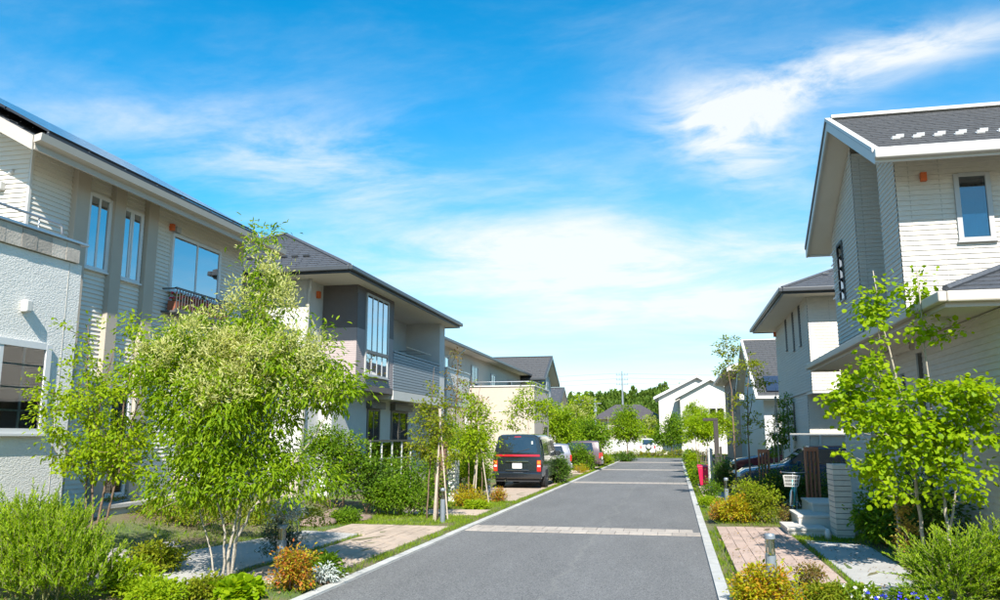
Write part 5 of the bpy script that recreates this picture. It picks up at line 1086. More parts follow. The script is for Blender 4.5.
# bicycle, front wheel towards the street
def bicycle():
    t = thing('bicycle', 'turquoise bicycle with a white wire basket leaning by the steps', 'bicycle', (2.46, 19.2, .04), rz=-.22)
    TQ = mat('turquoise_paint', (.03, .42, .44), .3, None, 4, .02, coat=1.); r = .31
    lean = lambda p: (p[0] + p[2] * .06, p[1], p[2])
    def ring(name, y, m, par, rr, rad, n=28):
        mb = MB(); mb.tube([lean((0, y + rr * cos(2 * pi * k / n), r + rr * sin(2 * pi * k / n))) for k in range(n + 1)], rad, 6, cap=False); return mb.build(name, m, par, smooth=True, local=True)
    for y, nm in ((0, 'front_wheel'), (1.08, 'rear_wheel')):
        w = ring(nm, y, TYRE, t, r, .020); ring('rim', y, STEEL, w, r - .026, .009)
        mb = MB()
        for k in range(14): a = 2 * pi * k / 14; mb.tube([lean((.012 * (-1) ** k, y, r)), lean((0, y + (r - .03) * cos(a), r + (r - .03) * sin(a)))], .0018, 3)
        mb.tube([lean((-.045, y, r)), lean((.045, y, r))], .018, 8); mb.build('spokes', STEEL, w, local=True)
        mb = MB(); mb.tube([lean((0, y + (r + .035) * cos(a), r + (r + .035) * sin(a))) for a in np.linspace(.15 if y == 0 else -.2, pi * .98, 14)], .014, 5); mb.build('mudguard', STEEL, t, local=True)
    T = lambda nm, m, pts, rad: (lambda mb: mb.build(nm, m, t, smooth=True, local=True))(MB().tube([lean(p) for p in pts], rad, 8))
    for s in (-1, 1): T('fork', TQ, [(s * .04, 0, r), (s * .045, .06, .56), (0, .10, .70)], .012); T('chain_stay', TQ, [(s * .05, 1.08, r), (s * .03, .62, .29)], .010); T('seat_stay', TQ, [(s * .05, 1.08, r), (s * .02, .78, .68)], .009)
    T('head_tube', TQ, [(0, .09, .66), (0, .15, .88)], .02); T('down_tube', TQ, [(0, .12, .72), (0, .36, .42), (0, .62, .29)], .02); T('top_tube', TQ, [(0, .13, .80), (0, .45, .50), (0, .70, .46)], .015); T('seat_tube', TQ, [(0, .62, .29), (0, .80, .78)], .016)
    T('stem', STEEL, [(0, .15, .88), (0, .17, 1.0)], .013); T('handlebar', STEEL, [(-.27, .36, 1.0), (-.26, .22, 1.03), (-.1, .15, 1.02), (.1, .15, 1.02), (.26, .22, 1.03), (.27, .36, 1.0)], .011)
    GRP = mat('brown_grip', (.45, .20, .13), .7, None, 5, .03)
    for s in (-1, 1): T('grip', GRP, [(s * .262, .25, 1.027), (s * .27, .38, 1.0)], .017); T('pedal', BLKT, [(s * .05, .62 + s * .12, .29 - .06 * s), (s * .15, .62 + s * .12, .29 - .06 * s)], .016)
    mb = MB(); mb.prism([lean(p) for p in [(-.02, .66, .80), (.02, .66, .80), (.09, .90, .82), (-.09, .90, .82)]], (0, 0, .05)); mb.build('saddle', GRP, t, bevel=.015, local=True)
    mb = MB(); bw, bd, z0, z1 = .17, .13, .74, .97; cy = -.10
    for k in range(8):
        f = k / 7
        for s in (-1, 1): mb.tube([lean((-bw * .8 + 2 * bw * .8 * f, cy + s * bd * .8, z0)), lean((-bw + 2 * bw * f, cy + s * bd, z1))], .004, 4)
        if k % 2 == 0:
            for s in (-1, 1): mb.tube([lean((s * bw * .8, cy - bd * .8 + 2 * bd * .8 * f, z0)), lean((s * bw, cy - bd + 2 * bd * f, z1))], .004, 4)
    for f in (0, .33, .66, 1):
        w_, d_, z = bw * (.8 + .2 * f), bd * (.8 + .2 * f), z0 + (z1 - z0) * f; mb.tube([lean(p) for p in [(-w_, cy - d_, z), (w_, cy - d_, z), (w_, cy + d_, z), (-w_, cy + d_, z), (-w_, cy - d_, z)]], .006 if f in (0, 1) else .004, 4)
    mb.build('basket', WTRIM, t, local=True); T('kickstand', STEEL, [(.05, 1.05, r), (.22, 1.12, .0)], .009)
bicycle()
# far pylon and its wires
LAT = mat('galvanised_pole', (.20, .22, .25), .5, None, 3, .02)
t = thing('pylon', 'tall white pole with short crossarms above the forest', 'pole', (-9.2, 150, 0))
mb = MB(); mb.tube([(-9.2, 150, 0), (-9.2, 150, 13.9)], [.28, .1], 8); mb.build('mast', LAT, t)
for z in (11.4, 12.3, 13.2): mb = MB(); mb.tube([(-10.3, 150, z), (-8.1, 150, z)], .07, 6); [mb.tube([(x, 150, z), (x, 150, z + .35)], .06, 6) for x in (-10.2, -9.7, -8.7, -8.2)]; mb.build('crossarm', LAT, t)
for k, (z, xo) in enumerate(((11.7, -10.2), (12.6, -8.2), (13.5, -10.2))):
    pts = [(xo + s, 150 - abs(s) * .02, z - .9 * sin(pi * min(1, abs(s) / 70.))) for s in np.linspace(-70, 70, 29)]
    mb = MB(); mb.tube(pts, .022, 4); tag(mb.build('power_line', LAT), 'thin overhead wire carried by the pole above the forest', 'wire', 'overhead wires')
for k, (x, y, hh) in enumerate(((-13.5, 118, 7.9), (-11.6, 122, 7.6))):
    mb = MB(); mb.tube([(x, y, 0), (x, y, hh)], .14, 8); mb.box(x - .9, x + .9, y - .08, y + .08, hh - .8, hh - .66); mb.box(x - .25, x + .25, y - .3, y - .1, hh - 2, hh - 1.2); tag(mb.build('utility_pole', LAT), ('grey utility pole with a crossarm before the forest, the taller of two', 'grey utility pole with a crossarm before the forest, the shorter of two')[k], 'pole')
# ------------------------------------------------------------------ trees
G0 = lambda x, y: gh(x, y)
def stem(*pts): return [tuple(p) for p in pts]
def stake(label, x, y, z, feet, top, name='stake_tripod', r=.022, n=3):
    t = thing(name, label, 'tree stakes', (x, y, z))
    for k in range(n): a = 2 * pi * k / n + .4; mb = MB(); mb.tube([(cos(a) * feet, sin(a) * feet, -.05), (-cos(a) * feet * .12, -sin(a) * feet * .12, top)], r, 7); mb.build('pole', STAKE, t, local=True)
    mb = MB(); mb.tube([(.04 * cos(a), .04 * sin(a), top * .88 + .006 * a) for a in np.linspace(0, 9, 14)], .008, 4); mb.build('tie', mat('jute_tie', (.35, .27, .17), .9, None, 20, .05), t, local=True); return t
# flowering multi-stem tree on the left
tree('flowering_tree', 'multi-stemmed flowering tree with cream blossom before the lap-sided house', 'tree', (-5.5, 9.4, .06),
     [(stem((.02, 0, -.1), (.02, 0, .5), (.14, .1, 1.2), (.3, .2, 2.3), (.35, .2, 3.2)), .024, .007), (stem((-.03, .05, -.1), (-.06, 0, .6), (-.25, -.1, 1.4), (-.5, 0, 2.6)), .019, .006), (stem((.06, -.05, -.1), (.14, -.05, .5), (.42, -.1, 1.0), (.95, 0, 1.6), (1.3, 0, 2.1)), .021, .006),
      (stem((-.06, 0, -.1), (-.34, .1, .45), (-.5, .1, .95), (-.85, .1, 1.7)), .014, .005), (stem((.0, .1, -.1), (.02, .2, .7), (0, .3, 1.6), (.1, .3, 3.6)), .018, .006)],
     [(-.1, .05, 2.05, 1.0, .9, .85, .8), (-.85, 0, 2.65, .55, .6, .68), (.75, .1, 2.65, .62, .6, .68), (.30, .2, 3.45, .42, .45, .5), (.20, .2, 4.1, .24, .24, .45), (-.45, .1, 3.1, .5, .5, .42), (1.3, .05, 2.35, .45, .45, .32), (.55, -.1, 1.35, .75, .7, .42), (-.55, 0, 1.25, .7, .6, .45)],
     380, 64, .078, G_BRIGHT, BARKP, 11, 'long', .19, .55, .75, flowers=(190, BLOS, .05, [(-.72, -.1, 2.85, .5, .6, .45), (-.3, -.2, 3.1, .45, .5, .4), (.2, -.2, 2.75, .6, .5, .4), (.32, .0, 3.6, .45, .45, .45), (.24, .1, 4.2, .2, .2, .22), (.85, -.2, 2.9, .5, .5, .35), (1.05, -.2, 2.5, .4, .4, .3), (.1, -.5, 2.45, .6, .3, .3)], 70, .12))
# slender yellow-green tree left
tree('young_maple', 'slender yellow-green tree with thin stems before the stucco wall', 'tree', (-7.55, 9.5, .18),
     [(stem((.05, 0, -.1), (.12, 0, .8), (.3, .05, 1.8), (.35, .1, 3.0)), .022, .005), (stem((.0, 0, -.1), (-.05, .05, 1.0), (-.25, .05, 2.0), (-.4, .1, 3.2)), .018, .005), (stem((.1, 0, -.1), (.28, 0, .9), (.5, 0, 1.9), (.7, .1, 2.7)), .018, .005), (stem((-.05, .1, -.1), (-.2, .1, 1.0), (-.1, .1, 2.2), (.05, .1, 2.9)), .016, .005)],
     [(.1, 0, 1.95, .8, .7, .75), (.35, 0, 2.5, .45, .5, .5), (-.5, 0, 2.1, .55, .5, .9, .9), (.55, 0, 1.5, .45, .5, .4), (-.45, .0, 3.0, .25, .3, .4, .4), (.45, 0, 3.1, .3, .3, .45, .3), (.0, 0, 1.3, .6, .5, .3)],
     215, 32, .06, G_YG, BARK, 12, 'oval', .17, .3, .42)
# lime round-leaved tree on the right
tree('redbud_tree', 'lime green round-leaved tree before the pale ledge-stone house', 'tree', (3.33, 12.6, .06),
     [(stem((.02, 0, -.1), (.0, -.05, .7), (-.1, -.2, 1.6), (-.3, -.5, 2.6), (-.52, -.7, 4.1)), .032, .007), (stem((.22, -.35, -.1), (.24, -.4, .6), (.15, -.5, 1.4), (.08, -.7, 2.5), (.0, -.85, 4.1)), .028, .007), (stem((-.1, .8, -.1), (-.12, .7, .7), (-.3, .4, 1.5), (-.7, -.1, 2.4)), .038, .008), (stem((.24, -.38, .5), (.4, -.6, 1.4), (.55, -.85, 2.3)), .018, .006)],
     [(e_[0] - .33, e_[1] - .5, *e_[2:]) for e_ in ((-.1, -.2, 2.0, .75, .6, .62), (.55, -.35, 2.05, .62, .5, .62), (-.45, -.2, 2.55, .42, .4, .42), (-.2, -.22, 3.55, .28, .28, .6), (.3, -.25, 3.5, .26, .26, .62), (-.3, -.1, 1.45, .6, .5, .32), (.5, -.2, 1.3, .5, .4, .4), (-.05, -.3, 1.15, .45, .4, .25), (.85, -.5, 2.3, .3, .4, .35), (.62, -.5, 3.05, .22, .22, .2, .8), (-.62, -.1, 2.2, .3, .35, .35))],
     185, 36, .068, G_LIME, BARKP, 13, 'round', .145, .45, .7)
# left street trees
tree('slim_street_tree', 'staked slim tree with reddish tips on the green verge before the mauve house', 'tree', (-5.4, 17.6, .03),
     [(stem((-.05, 0, -.1), (0, 0, 1.2), (-.02, .02, 2.4), (.06, 0, 3.4)), .02, .004), (stem((.12, .05, -.1), (.1, .05, 1.4), (.2, 0, 2.7)), .016, .004), (stem((.2, -.05, -.1), (.22, 0, 1.5), (.3, .05, 2.4)), .014, .004)],
     [(-.1, 0, 1.85, .4, .4, .5), (.2, 0, 2.2, .4, .4, .5), (.05, 0, 2.9, .22, .22, .5, .6), (-.25, 0, 1.5, .3, .3, .3), (.3, 0, 1.4, .35, .3, .3), (-.2, 0, 2.4, .3, .3, .4)], 110, 26, .068, G_OLIVE, BARK, 14, 'oval', .15, .2, .4)
stake('pale wooden stakes around the slim tree on the green verge', -5.15, 17.5, .03, .2, 2.45, r=.016)
tree('slim_street_tree', 'bushy staked tree behind the brick post and bollard', 'tree', (-5.6, 21.9, .03),
     [(stem((0, 0, -.1), (0, 0, 1.2), (.05, .05, 2.6), (.05, 0, 3.5)), .022, .004), (stem((.3, .3, -.1), (.3, .3, 1.4), (.4, .3, 2.5)), .018, .004)],
     [(0, 0, 1.7, .6, .5, .6), (.3, .3, 1.9, .42, .5, .6), (.1, .1, 2.6, .4, .4, .4), (-.5, 0, 1.4, .4, .4, .4), (0, 0, 3.2, .2, .2, .4, .5)], 135, 30, .075, G_YG, BARK, 15, 'oval', .2, .25, .55)
stake('pale wooden stakes around the bushy tree behind the brick post', -5.35, 22.0, .03, .3, 2.2, r=.018)
tree('garden_tree', 'reddish thin tree by the white balcony of the cream house', 'tree', (-7.4, 27.0, .1), [(stem((0, 0, -.1), (0, 0, 2), (.05, .1, 4), (.0, .1, 4.9)), .03, .005), (stem((.5, 0, -.1), (.5, 0, 2), (.9, .1, 3.6)), .025, .005)],
     [(.1, 0, 3.3, .7, .7, 1.1), (.8, 0, 2.6, .6, .6, .8), (0, 0, 4.4, .3, .3, .5)], 46, 18, .085, G_RED, BARK, 16, 'oval', .2, .2, .4)
tree('garden_tree', 'green bushy tree between the brick post and the black van', 'tree', (-7.1, 26.5, .1), [(stem((0, 0, -.1), (0, 0, 1), (.1, .1, 2.2)), .04, .01)],
     [(0, 0, 1.5, .9, .9, .9), (.5, .2, 1.2, .7, .7, .7), (-.5, 0, 2.1, .7, .7, .6)], 120, 36, .08, G_MID, BARK, 17, 'oval', .24, .2, .7)
tree('garden_tree', 'light green thin tree in front of the beige terrace block', 'tree', (-6.6, 36.5, .05), [(stem((0, 0, -.1), (0, 0, 1.5), (.1, .1, 3.6)), .04, .008), (stem((.5, .3, -.1), (.6, .3, 1.5), (.9, .3, 3.2)), .035, .008)],
     [(0, 0, 3.2, .9, .9, .6), (.8, .2, 3.0, .7, .7, .6), (-.6, 0, 2.6, .6, .6, .5), (.2, 0, 3.9, .5, .5, .4)], 80, 30, .11, G_YG, BARKP, 18, 'oval', .28, .3, .5)
tree('flowering_tree', 'rounded tree with pale cream blossom beyond the mauve car', 'tree', (-6.6, 56., .0), [(stem((0, 0, -.1), (0, 0, 1.5), (.2, .1, 3.6)), .06, .01), (stem((-.4, 0, -.1), (-.8, 0, 1.5), (-1.4, 0, 3.0)), .05, .01)],
     [(0, 0, 2.6, 1.6, 1.5, 1.5), (.4, 0, 4.0, .9, .9, .9), (-1.3, 0, 2.8, 1.0, 1., 1.1), (1.2, 0, 2.2, .8, .8, .9)], 170, 34, .19, G_YG, BARK, 19, 'oval', .42, .3, .7, flowers=(46, BLOS, .10, [(0, -.9, 3.3, 1.4, .6, .9), (.4, -.4, 4.4, .7, .6, .5), (-1.3, -.6, 3.2, .9, .6, .7)], 40, .24))
tree('garden_tree', 'dense green tree overhanging the mauve car', 'tree', (-5.2, 50.5, .0), [(stem((0, 0, -.1), (0, 0, 1.2), (.1, .1, 2.4)), .05, .01)], [(0, 0, 2.0, 1.3, 1.1, 1.0), (-.9, 0, 2.2, .9, .8, .9), (.8, 0, 1.6, .6, .7, .7)], 130, 34, .15, G_MID, BARK, 20, 'oval', .34, .3, .7)
tree('garden_tree', 'fresh green tree between the beige terrace block and the car', 'tree', (-6.9, 48, .0), [(stem((0, 0, -.1), (0, 0, 1.6), (.1, .1, 3.4)), .05, .01)], [(0, 0, 2.7, 1.1, 1.1, 1.1), (.8, 0, 2.0, .9, .9, .8), (-.4, 0, 3.6, .6, .6, .5)], 120, 32, .14, G_BRIGHT, BARK, 21, 'oval', .32, .3, .7)
tree('round_tree', 'round bright green tree with a single trunk at the street end', 'tree', (-3.75, 66., .0), [(stem((0, 0, -.1), (0, 0, 1.2), (0, 0, 3.0)), .07, .02)], [(0, 0, 2.75, 1.3, 1.3, 1.25), (0, 0, 3.6, .85, .85, .8), (-.7, 0, 2.2, .7, .7, .7), (.7, 0, 2.1, .7, .7, .6)], 190, 34, .15, G_BRIGHT, BARK, 22, 'oval', .32, .3, .8)
tree('slim_street_tree', 'thin pole-like sapling beside the round tree', 'tree', (-4.9, 61., .0), [(stem((0, 0, -.1), (0, 0, 1.5), (.05, 0, 3.4)), .04, .01)], [(0, 0, 2.4, .4, .4, .9)], 20, 14, .12, G_OLIVE, BARKP, 23, 'oval', .2)
tree('garden_tree', 'dark green broad tree before the white gabled houses', 'tree', (-.35, 79., .0), [(stem((0, 0, -.1), (0, 0, 1.2), (.1, .1, 3.0)), .09, .02)], [(0, 0, 2.2, 1.5, 1.3, 1.3), (.3, 0, 3.4, .9, .9, .9), (-.8, 0, 1.6, .8, .8, .8), (1., 0, 1.8, .8, .8, .9)], 170, 34, .17, G_MID, BARK, 24, 'oval', .36, .3, .8)
tree('flowering_tree', 'pale yellow-flowered tree behind the off-roader', 'tree', (-2.4, 92., .0), [(stem((0, 0, -.1), (0, 0, 1.2), (.1, .1, 3.0)), .07, .02)], [(0, 0, 2.8, 1.7, 1.2, 1.4)], 80, 26, .22, G_YG, BARK, 25, 'oval', .42, flowers=(26, BLOS, .14, [(0, -.5, 3.4, 1.4, .7, .8)], 24, .3))
# right street trees
for k, (x, y, hh, lab, sd) in enumerate(((1.2, 62., 4.6, 'taller lime tree nearest the road end on the right verge', 94), (2.3, 46., 3.6, 'lime tree set back beside the slate-sloped house', 95), (.98, 37., 3.1, 'small lime street tree with forked stems beside the red bin', 26), (1.25, 43., 3.5, 'small lime street tree past the red bin, farther along the kerb', 27), (1.1, 52., 4.2, 'loose lime tree near the white gabled houses', 28))):
    tree('small_street_tree', lab, 'tree', (x, y, .03), [(stem((0, 0, -.1), (-.03, 0, .7), (-.15, 0, hh * .8)), .022, .005), (stem((.1, 0, -.1), (.12, 0, .7), (.25, 0, hh * .8)), .02, .005), (stem((.2, .1, -.1), (.3, .1, .8), (.5, .1, hh * .7)), .018, .005)],
         [(0, 0, hh * .72, .6, .6, hh * .2), (.45, 0, hh * .68, .5, .5, hh * .2), (-.3, 0, hh * .62, .35, .35, .3), (.2, 0, hh * .9, .3, .3, .3)], 120, 30, .09, G_YG if k % 2 else G_LIME, BARK, sd, 'oval', .2, .3, .6)
tree('tall_slim_tree', 'tall slim tree with layered tufts beside the bollard and flower bed', 'tree', (1.68, 24.6, .03), [(stem((0, 0, -.1), (.02, 0, 1.5), (-.02, .02, 3.2), (-.08, 0, 4.7)), .034, .006)],
     [(-.05, 0, 4.35, .36, .36, .45), (-.1, 0, 3.75, .36, .36, .25, .8), (.05, 0, 2.8, .25, .25, .4, .5), (.15, 0, 1.9, .35, .35, .3, .4)], 44, 24, .075, G_OLIVE, BARK, 29, 'oval', .15, .1, .35)
tree('tall_slim_tree', 'tall slim tree with open crown next to the rust-brown post', 'tree', (2.2, 25.8, .03), [(stem((0, 0, -.1), (-.03, 0, 1.5), (.02, .02, 3.0), (.15, 0, 4.3)), .034, .006), (stem((0, 0, 2.2), (.15, 0, 3.0), (.4, 0, 3.8)), .016, .005)],
     [(.1, 0, 4.0, .4, .4, .35), (.4, 0, 3.5, .36, .36, .3), (-.05, 0, 2.8, .35, .35, .4, .6), (.2, 0, 2.2, .35, .35, .4, .5)], 50, 24, .075, G_OLIVE, BARK, 30, 'oval', .15, .1, .35)
tree('staked_tree', 'bushy staked tree against the tile-clad house wall', 'tree', (3.85, 31.5, .05), [(stem((0, 0, -.1), (0, 0, 1.5), (.02, 0, 3.3)), .03, .006), (stem((-.3, .2, -.1), (-.25, .1, 2), (-.1, 0, 3.6)), .02, .006)],
     [(0, 0, 2.0, .55, .55, .7), (.15, 0, 2.9, .3, .3, .5), (-.3, 0, 1.5, .4, .4, .5)], 80, 28, .085, G_MID, BARKP, 31, 'oval', .19, .2, .6)
stake('pale wooden stakes around the bushy tree by the tile-clad wall', 3.7, 31.4, .05, .3, 3.3)
stake('wooden stake tripod on the lawn by the porch of the lap-sided house', -9.6, 14.6, .45, .35, 2.3)
# ------------------------------------------------------------------ shrubs
GSTEM = mat('green_twig', (.16, .17, .05), .8, (.12, .11, .05), 12, .05)
plume_bush('feathery_bush', 'large feathery green bush at the corner of the stucco block', (-6.75, 7.85, .1), [(0, 0, .45, .6, .55, .45), (-.5, .2, .55, .6, .5, .6), (.3, .1, .3, .5, .5, .3), (-.15, .15, .8, .4, .4, .3), (-1.1, .2, .5, .6, .5, .5)], 1350, .30, .052, leafmat('feathery_green', [(.17, .29, .012), (.24, .37, .015), (.31, .42, .02)], .5), leafmat('feathery_tip', [(.27, .43, .018), (.33, .47, .022), (.40, .50, .03)], .55), GSTEM, 40, up=1.1, per=30, spread=.35)
plume_bush('conifer_bush', 'spreading lime-tipped conifer bush beside the concrete path', (3.05, 10.0, .06), [(0, 0, .36, .52, .5, .36), (.55, .1, .44, .5, .5, .44), (-.2, -.2, .26, .35, .4, .26), (.9, 0, .45, .4, .5, .45)], 860, .34, .055, leafmat('conifer_green', [(.12, .22, .010), (.18, .29, .012), (.23, .34, .014)], .4), leafmat('conifer_tip', [(.34, .46, .02), (.28, .41, .014), (.40, .50, .03)], .5), GSTEM, 41, up=.62, lean=(.12, -.1), per=32, spread=.8)
shrub('azalea_hedge', 'low brownish-green azalea hedge along the lawn of the lap-sided house', (-8.7, 13.6, .28), [(k * .55 - 1.6, (k % 2) * .15, .22, .42, .4, .26) for k in range(8)], 260, 34, .045, G_OLIVE, BARK, 42, 'oval', .12, 0, 14, tips=(G_RED, 46))
NG = 'orange nandina bushes'
def nandina(lab, x, y, r, hh, sd, m=G_NAND, ncl=60, base=None): return shrub('nandina_bush', lab, (x, y, base if base is not None else gh(x, y)), [(0, 0, hh * .5, r, r, hh * .5), (r * .4, 0, hh * .35, r * .7, r * .7, hh * .4), (-r * .4, 0, hh * .35, r * .7, r * .7, hh * .4)], ncl, 34, .042, m, BARK, sd, 'oval', .09, .0, 7)
nandina('orange-red nandina bush beside the bollard on the left kerb', -4.55, 9.35, .24, .5, 43, ncl=75)
nandina('orange and yellow nandina bush around the foot of the bollard by the pink driveway', .92, 9.7, .34, .40, 44, G_NANDY, 110)
nandina('orange-yellow nandina bush in the bed past the pink driveway', 1.2, 18.5, .36, .6, 45, G_NANDY, 110)
nandina('red-tinted nandina bush at the kerb end of the yellow bed', .88, 18.9, .2, .42, 46, G_NAND, 40)
nandina('yellow-orange nandina bush in front of the white gate pillar', -5.4, 21.1, .42, .55, 47, G_NANDY, 100)
nandina('small orange nandina bush beside the bollard behind the van', -4.95, 22.7, .2, .4, 48, G_NAND, 45)
nandina('yellow nandina bush at the kerb before the mauve car', -4.75, 41.8, .4, .5, 49, G_NANDY, 50)
shrub('silver_plant', 'frosted silver plant topping the bollard on the left', (-5.42, 10.72, .05), [(0, 0, .76, .24, .2, .12), (.05, 0, .86, .2, .16, .08)], 40, 22, .055, G_SILV, BARKP, 50, 'long', .09, -.2, 6)
shrub('blue_spruce', 'small blue-green bush below the frosted silver plant', (-5.36, 10.75, .05), [(-.15, 0, .42, .26, .26, .24), (.12, 0, .3, .24, .22, .2)], 60, 34, .045, G_BLUE, BARK, 51, 'long', .09, -.2, 6)
shrub('camellia_bush', 'tall dark green bush beside the pinkish boulders', (-8.0, 18.3, .15), [(0, 0, 1.3, .65, .5, .62), (-.4, 0, 1.5, .5, .4, .5), (.5, .1, 1.2, .5, .45, .6), (.2, -.1, .7, .6, .45, .4)], 210, 40, .065, G_MID, BARK, 52, 'oval', .17, .2, 9, tips=(G_YG, 40))
shrub('camellia_bush', 'dark glossy bush right of the tall bush before the veranda rail', (-7.2, 18.5, .08), [(0, 0, .8, .5, .4, .55), (.35, 0, .6, .4, .35, .45)], 130, 36, .06, G_DARK, BARK, 53, 'oval', .15, .2, 8)
shrub('round_bush', 'rounded mid-green bush under the veranda rail', (-6.4, 18.2, .05), [(0, 0, .55, .5, .4, .45), (.5, 0, .45, .45, .4, .4), (-.4, .1, .45, .4, .4, .4)], 150, 36, .06, G_MID, BARK, 54, 'oval', .14, .1, 8)
shrub('round_bush', 'rounded green bush by the kerb at the front of the van', (-4.55, 32.4, .04), [(0, 0, .6, .38, .5, .55), (0, .5, .5, .35, .4, .45)], 120, 34, .065, G_DARK, BARK, 55, 'oval', .16, .1, 7)
shrub('garden_bush', 'loose green bush tangled round the mauve car', (-5.4, 45.2, .04), [(0, 0, .8, .8, .5, .7), (.5, .2, .6, .5, .5, .5), (-.7, 0, .6, .6, .5, .5)], 130, 32, .09, G_MID, BARK, 56, 'oval', .22, .1, 7)
shrub('garden_bush', 'yellow-green bush in the bed past the pink driveway', (1.75, 18.6, .04), [(0, 0, .45, .42, .4, .42), (.12, .1, .38, .28, .35, .38), (-.3, .3, .5, .35, .4, .4)], 130, 30, .05, G_OLIVE, BARK, 57, 'oval', .13, .1, 9, tips=(G_YG, 40))
shrub('garden_bush', 'small dark green bush on the side paving past the yellow bed', (1.0, 25.4, .04), [(0, 0, .25, .3, .35, .24)], 45, 30, .05, G_MID, BARK, 58, 'oval', .11)
shrub('garden_bush', 'dark leafy bush beside the tiled pillar', (3.35, 15.2, .1), [(0, 0, .42, .38, .35, .38), (.3, -.3, .4, .35, .35, .36), (.05, -.4, .3, .3, .3, .26)], 150, 30, .075, G_MID, BARK, 59, 'oval', .14, .2, 8)
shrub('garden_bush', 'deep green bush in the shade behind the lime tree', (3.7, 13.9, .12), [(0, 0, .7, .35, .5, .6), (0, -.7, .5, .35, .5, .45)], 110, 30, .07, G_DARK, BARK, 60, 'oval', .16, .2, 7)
for k, (x, y, rx, hh, lab) in enumerate(((2.3, 23.0, .6, 1.05, 'dark hedge bush between the rust-brown posts'), (3.2, 23.2, .6, 1.08, 'dark hedge bush behind the bicycle basket'), (4.1, 22.6, .6, 1.1, 'dark hedge bush next to the tiled pillar, before the blue car'), (1.5, 28.6, .3, 1.1, 'dark hedge bush under the tall slim trees'))):
    shrub('hedge_bush', lab, (x, y, .05), [(0, 0, hh * .5, rx, .45, hh * .5), (rx * .5, .1, hh * .4, rx * .7, .4, hh * .4)], 110, 32, .06, G_DARK, BARK, 61 + k, 'oval', .17, .1, 7, cat='hedge')
for k, (x, y, rx, hh, m, lab) in enumerate(((.95, 33.6, .3, .7, G_MID, 'leafy green bush at the foot of the red bin'), (.8, 35.3, .25, .45, G_YG, 'low yellow-green bush along the right kerb near the red bin'), (.9, 40.5, .35, .6, G_MID, 'green bush under the small lime trees'), (1.0, 47.5, .45, .9, G_YG, 'yellowish bush past the small lime trees'), (1.0, 58, .5, 1.0, G_MID, 'rounded bush near the road end, right kerb'), (-5.2, 37.0, .45, .7, G_MID, 'low green bush ahead of the silver-grey car'), (-4.9, 53.5, .5, .6, G_OLIVE, 'olive bush at the left kerb past the mauve car'), (-4.8, 57.5, .5, .5, G_YG, 'yellow-green bush at the left kerb before the round tree'), (-3.9, 63.0, .9, .6, G_DARK, 'dark clipped bush at the foot of the round tree'))):
    shrub('kerb_bush', lab, (x, y, .03), [(0, 0, hh * .5, rx, rx, hh * .5)], 60, 28, .075 if y < 45 else .11, m, BARK, 70 + k, 'oval', .16, .1, 6)
shrub('clipped_hedge', 'low clipped hedge along the far side of the cross road', (0, 77, 0), [(x, 0, .32, .8, .5, .3) for x in np.arange(-7, 3.5, 1.1)], 150, 24, .12, G_OLIVE, BARK, 85, 'oval', .24, 0, 10, cat='hedge', tips=(G_NANDY, 40))
shrub('garden_bush', 'tall loose green bush behind the white gate pillar', (-6.6, 25.0, .05), [(0, 0, 1.2, .75, .5, .9), (.5, -.3, .9, .55, .5, .8), (-.7, 0, 1.0, .6, .5, .8)], 190, 34, .08, G_MID, BARK, 91, 'oval', .2, .2, 9, tips=(G_YG, 50))
shrub('garden_bush', 'yellow-green bush between the brick post and the nandina', (-6.0, 23.9, .04), [(0, 0, .8, .35, .4, .7), (.2, .2, .6, .3, .4, .5)], 90, 30, .07, G_YG, BARK, 92, 'oval', .17, .2, 8)
shrub('garden_bush', 'green bush at the foot of the mauve house beside the staked trees', (-7.2, 21.0, .1), [(0, 0, .7, .7, .5, .65), (.7, 0, .55, .5, .5, .5)], 130, 32, .07, G_MID, BARK, 93, 'oval', .18, .2, 8)
# low planting in the front beds
def lows(seedv, spots, prefix):
    for k, (x, y, r, hh, m, sh, ls, lab) in enumerate(spots): shrub('low_plant', lab, (x, y, gh(x, y)), [(0, 0, hh * .5, r, r, hh * .5)], max(12, int(60 * r / .25)), 26, ls, m, BARK, seedv + k, sh, .075, 0, 5, cat='plant')
lows(100, [(-6.0, 8.55, .3, .2, G_YG, 'oval', .05, 'low yellow-green plant below the flowering tree'), (-6.5, 8.9, .3, .35, G_YG, 'oval', .05, 'yellow-green spreading plant between bush and flowering tree'), (-5.35, 8.75, .25, .22, G_OLIVE, 'oval', .045, 'low olive plant at the foot of the flowering tree'), (-4.95, 8.75, .2, .16, G_LIME, 'round', .085, 'broad-leaved lime plant beside the bollard'), (-5.65, 8.3, .3, .2, G_YG, 'oval', .045, 'yellowish ground plant in front of the flowering tree'), (-6.9, 10.0, .35, .4, G_OLIVE, 'oval', .055, 'loose olive plant beside the grey garden stone'), (-4.5, 10.25, .1, .26, G_MID, 'long', .06, 'small upright seedling at the edge of the tan footway'), (-4.43, 9.95, .12, .1, G_SILV, 'long', .05, 'tiny silver tuft on the left kerb edge'), (-7.0, 16.6, .3, .3, G_MID, 'long', .06, 'green tuft in front of the boulder'), (-4.75, 10.55, .14, .2, G_GRASS, 'long', .11, 'pale grass tuft at the left kerb')], '')
